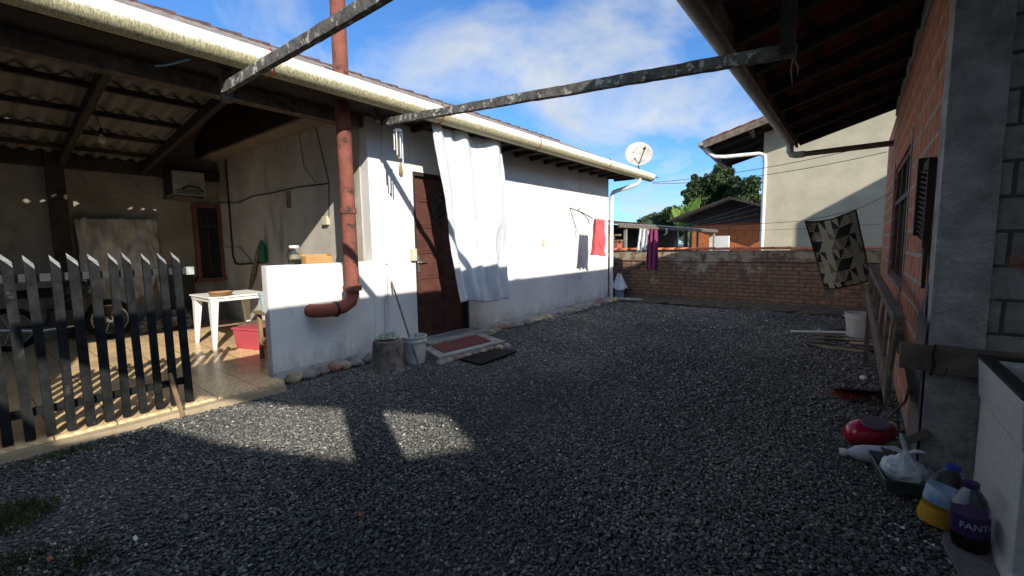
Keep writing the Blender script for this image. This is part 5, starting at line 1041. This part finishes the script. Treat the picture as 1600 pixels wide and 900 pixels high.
# orange timber house
OH = thing('timber_house', (-6, 27, 0), 'orange boarded timber house with broad dark gable behind the low shed', 'house')
s_ = 26/20; pk = PY(1140, 309, 26); el_ = PY(1042, 346, 26); sl = (pk.z - el_.z)/(pk.x - el_.x); zo = lambda x: pk.z - abs(x - pk.x)*sl
def osl(x0, x1, y0, y1, t, mt_, nm):
    b = MB(); vs = [V(x0, y0, zo(x0)), V(x1, y0, zo(x1)), V(x1, y1, zo(x1)), V(x0, y1, zo(x0))]; b.add(vs + [p + V(0, 0, t) for p in vs], [(0,3,2,1),(4,5,6,7),(0,1,5,4),(1,2,6,5),(2,3,7,6),(3,0,4,7)]); b.build(nm, mt_, OH)
osl(el_.x, pk.x-.002, 26, 34, .07, grey_roof, 'left_roof'); osl(pk.x+.002, pk.x*2-el_.x, 26, 34, .07, grey_roof, 'right_roof')
zc_ = PY(1140, 349, 27.1).z; b = MB(); xl, xr = el_.x + 1.0, pk.x*2 - el_.x - 1.0; b.prism([(xl, 27.05, zc_), (xr, 27.05, zc_), (xr, 27.05, zo(xr)), (pk.x, 27.05, pk.z-.02), (xl, 27.05, zo(xl))], (0, .06, 0)); b.build('dark_gable', dark_wood, OH)
bb = MB(); n_ = 46; x0, x1 = el_.x+1.1, pk.x*2-el_.x-1.1
for i in range(n_):
    a = x0 + (x1-x0)*i/n_; b_ = x0 + (x1-x0)*(i+1)/n_ - .012; bb.prism([(a, 27.2, -.3), (b_, 27.2, -.3), (b_, 27.2, zo(b_)), (a, 27.2, zo(a))], (0, .05, 0))
bb.build('board_wall', orange_wood, OH)
MB().box((x0, 27.26, -.3), (x1, 33.5, zo(x0)-.05)).build('core', dark_wood, OH)
MB().box((PY(1128,0,27.1).x, 27.14, 1.3), (PY(1150,0,27.1).x, 27.198, PY(1128,347,27.1).z)).build('window_shutter', mat('darker_orange', (.38,.11,.035), .7), OH)
MB().bar(V(el_.x, 25.98, el_.z), V(pk.x, 25.98, pk.z), .03, .13).build('bargeboard', dark_wood, OH)
MB().bar(V(pk.x, 25.98, pk.z), V(pk.x*2-el_.x, 25.98, el_.z), .03, .13).build('bargeboard', dark_wood, OH)
for i in range(5):
    p = PY(1062, 353 + i*1.5, 19); q = PY(1186, 316 + i*9, 17); props(MB().tube(cat(p, q, .05, 12), .0045, 5).build('drying_wire', dirty_pvc), 'pale drying wire running from the low shed to the beige house, %s' % (('topmost', 'second from the top', 'middle one', 'fourth from the top', 'lowest')[i]), 'wire', 'drying wires beyond the wall')

# ------------------------------------------------------------------ vegetation
def leafmesh(name, clumps, nleaf, size, m_, parent=None, seed=1, droop=.3):
    rs = np.random.RandomState(seed); vs = []; tot = sum(c[1]**2 for c in clumps); C_ = []
    for (c, r, sq_) in clumps:
        n = int(nleaf*r*r/tot); d = rs.normal(size=(n, 3)); d /= np.linalg.norm(d, axis=1)[:, None]; rad = r*rs.uniform(.35, 1, n)**.5*(1 + .25*np.sin(d[:, 0]*5+c[0])*np.sin(d[:, 2]*6+c[1]))
        C_.append(np.array(c) + d*rad[:, None]*np.array([1, 1, sq_]))
    P = np.vstack(C_); n = len(P); a = rs.normal(size=(n, 3)); a /= np.linalg.norm(a, axis=1)[:, None]; b = np.cross(a, rs.normal(size=(n, 3))); b /= np.linalg.norm(b, axis=1)[:, None]
    s = size*rs.uniform(.6, 1.4, n)[:, None]; q = np.stack([P - a*s, P - b*s*.45, P + a*s, P + b*s*.45], 1).reshape(-1, 3)
    org = np.array(ORG.get(parent.name, (0, 0, 0))) if parent else 0; q = q - org
    me = bpy.data.meshes.new(name); me.vertices.add(len(q)); me.vertices.foreach_set('co', q.ravel()); me.loops.add(n*4); me.loops.foreach_set('vertex_index', np.arange(n*4, dtype=np.int32)); me.polygons.add(n); me.polygons.foreach_set('loop_start', np.arange(0, n*4, 4, dtype=np.int32)); me.update(); me.validate(); me.materials.append(m_)
    o = bpy.data.objects.new(name, me); COL.objects.link(o)
    if parent: o.parent = parent
    return o
rs = random.Random(4)
def bigtree(cx, cy, base, topz, rad, lab, seed, n=26000, leaf=.16):
    t = thing('leafy_tree', (cx, cy, 0), lab, 'tree', 'trees beyond the neighbouring roofs'); rs = random.Random(seed)
    tr = MB(); tr.tube([(cx, cy, 0), (cx+.15, cy, base), (cx, cy, topz-1)], [.32, .24, .08], 10); cl = []
    for k in range(34):
        a = rs.uniform(0, 6.28); q = rad*rs.uniform(.15, .95); z = base + (topz - base)*rs.uniform(.05, .92); q *= math.sin(min(1, (z-base)/(topz-base)*.85 + .3)*math.pi)**.6; c = (cx + q*math.cos(a), cy + q*math.sin(a), z)
        cl.append((c, rs.uniform(.35, .75)*rad*.38, .75))
        if k % 3 == 0: tr.tube([(cx, cy, base + (z-base)*.4), c], [.09, .03], 6)
    tr.build('trunk', trunk_m, t); leafmesh('crown', cl, n, leaf, leaf_m, t, seed)
c = PY(1128, 300, 36); tp = PY(1120, 260, 36)
bigtree(c.x, 36, 3.0, tp.z+.1, 2.9, 'large dark leafy tree rising behind the timber house gable', 3, 30000, .13)
c = PY(1078, 300, 34); tp = PY(1078, 272, 34); bigtree(c.x+.3, 34, 4.2, tp.z, .95, 'small sprig of a tree at the left shoulder of the large dark tree', 9, 5000, .11)
c = PY(1160, 300, 33); tp = PY(1160, 280, 33); bigtree(c.x+.5, 33, 2.2, tp.z, 2.0, 'dark bushy tree half hidden behind the beige house eaves', 12, 14000, .13)
c = PY(1050, 330, 40); tp = PY(1055, 322, 40); bigtree(c.x, 40, 2.0, tp.z, 2.2, 'low dark tree between the hill and the banana plant', 15, 10000, .15)
# banana plant
BN = thing('banana_plant', (PY(1075, 345, 29).x, 29, 0), 'bright green banana plant with torn leaves behind the low shed roof', 'banana plant')
rs = random.Random(2); cx = PY(1072, 345, 29).x
MB().tube([(cx, 29, 0), (cx, 29, 2.6)], [.16, .10], 10).build('stem', trunk_m, BN)
for k, (px, py, wd) in enumerate(((1095, 304, .30), (1082, 310, .26), (1066, 318, .28), (1050, 322, .28), (1046, 334, .25), (1058, 326, .25), (1072, 320, .25), (1060, 336, .22), (1090, 322, .2))):
    tip = PY(px, py, 29 - .5 + .2*(k % 3)); root = V(cx + .1*(k % 3 - 1), 29, 2.2); ctrl = root.lerp(tip, .55) + V(0, 0, .35)
    def bl(u, v):
        p = root*(1-u)**2 + ctrl*2*u*(1-u) + tip*u*u; d = ((ctrl-root)*(1-u) + (tip-ctrl)*u).normalized(); s__ = d.cross(V(0, -1, .3)).normalized(); ww = wd*math.sin(min(1, u*1.02+.02)*math.pi)**.5*(1 + .12*math.sin(u*40)); return p + s__*(v-.5)*2*ww + V(0, 0, -.12*abs(v-.5)*2)
    MB().grid(bl, 30, 6).build('leaf', banana_m, BN, smooth=True, solid=.004)
# forested hill
def hillf(u, v):
    x = -110 + 150*u; y = 75 + 70*v; base = PY(1005, 330, 80); h = 8.3*math.exp(-((x+31)/9)**2) + 4*math.exp(-((x+55)/25)**2) + 2.5*math.exp(-((x+12)/12)**2); return V(x, y, (h*1.0)*math.sin(min(1, .25+v*1.2)*math.pi*.5) - .5 + .5*noise.noise(V(x*.2, y*.2, 0)))
hm = MB().grid(hillf, 90, 20); props(hm.build('hill', hill_leaf, smooth=True), kind='structure')
rs = random.Random(31); cl = []
for k in range(420):
    u = rs.uniform(.38, .75); v = rs.uniform(0, .7); p = hillf(u, v); cl.append(((p.x, p.y, p.z+.3), rs.uniform(.6, 1.3), .8))
o = leafmesh('hill_forest', cl, 42000, .22, hill_leaf, None, 6); props(o, 'distant forest covering the low hill on the horizon', 'forest', kind='stuff')
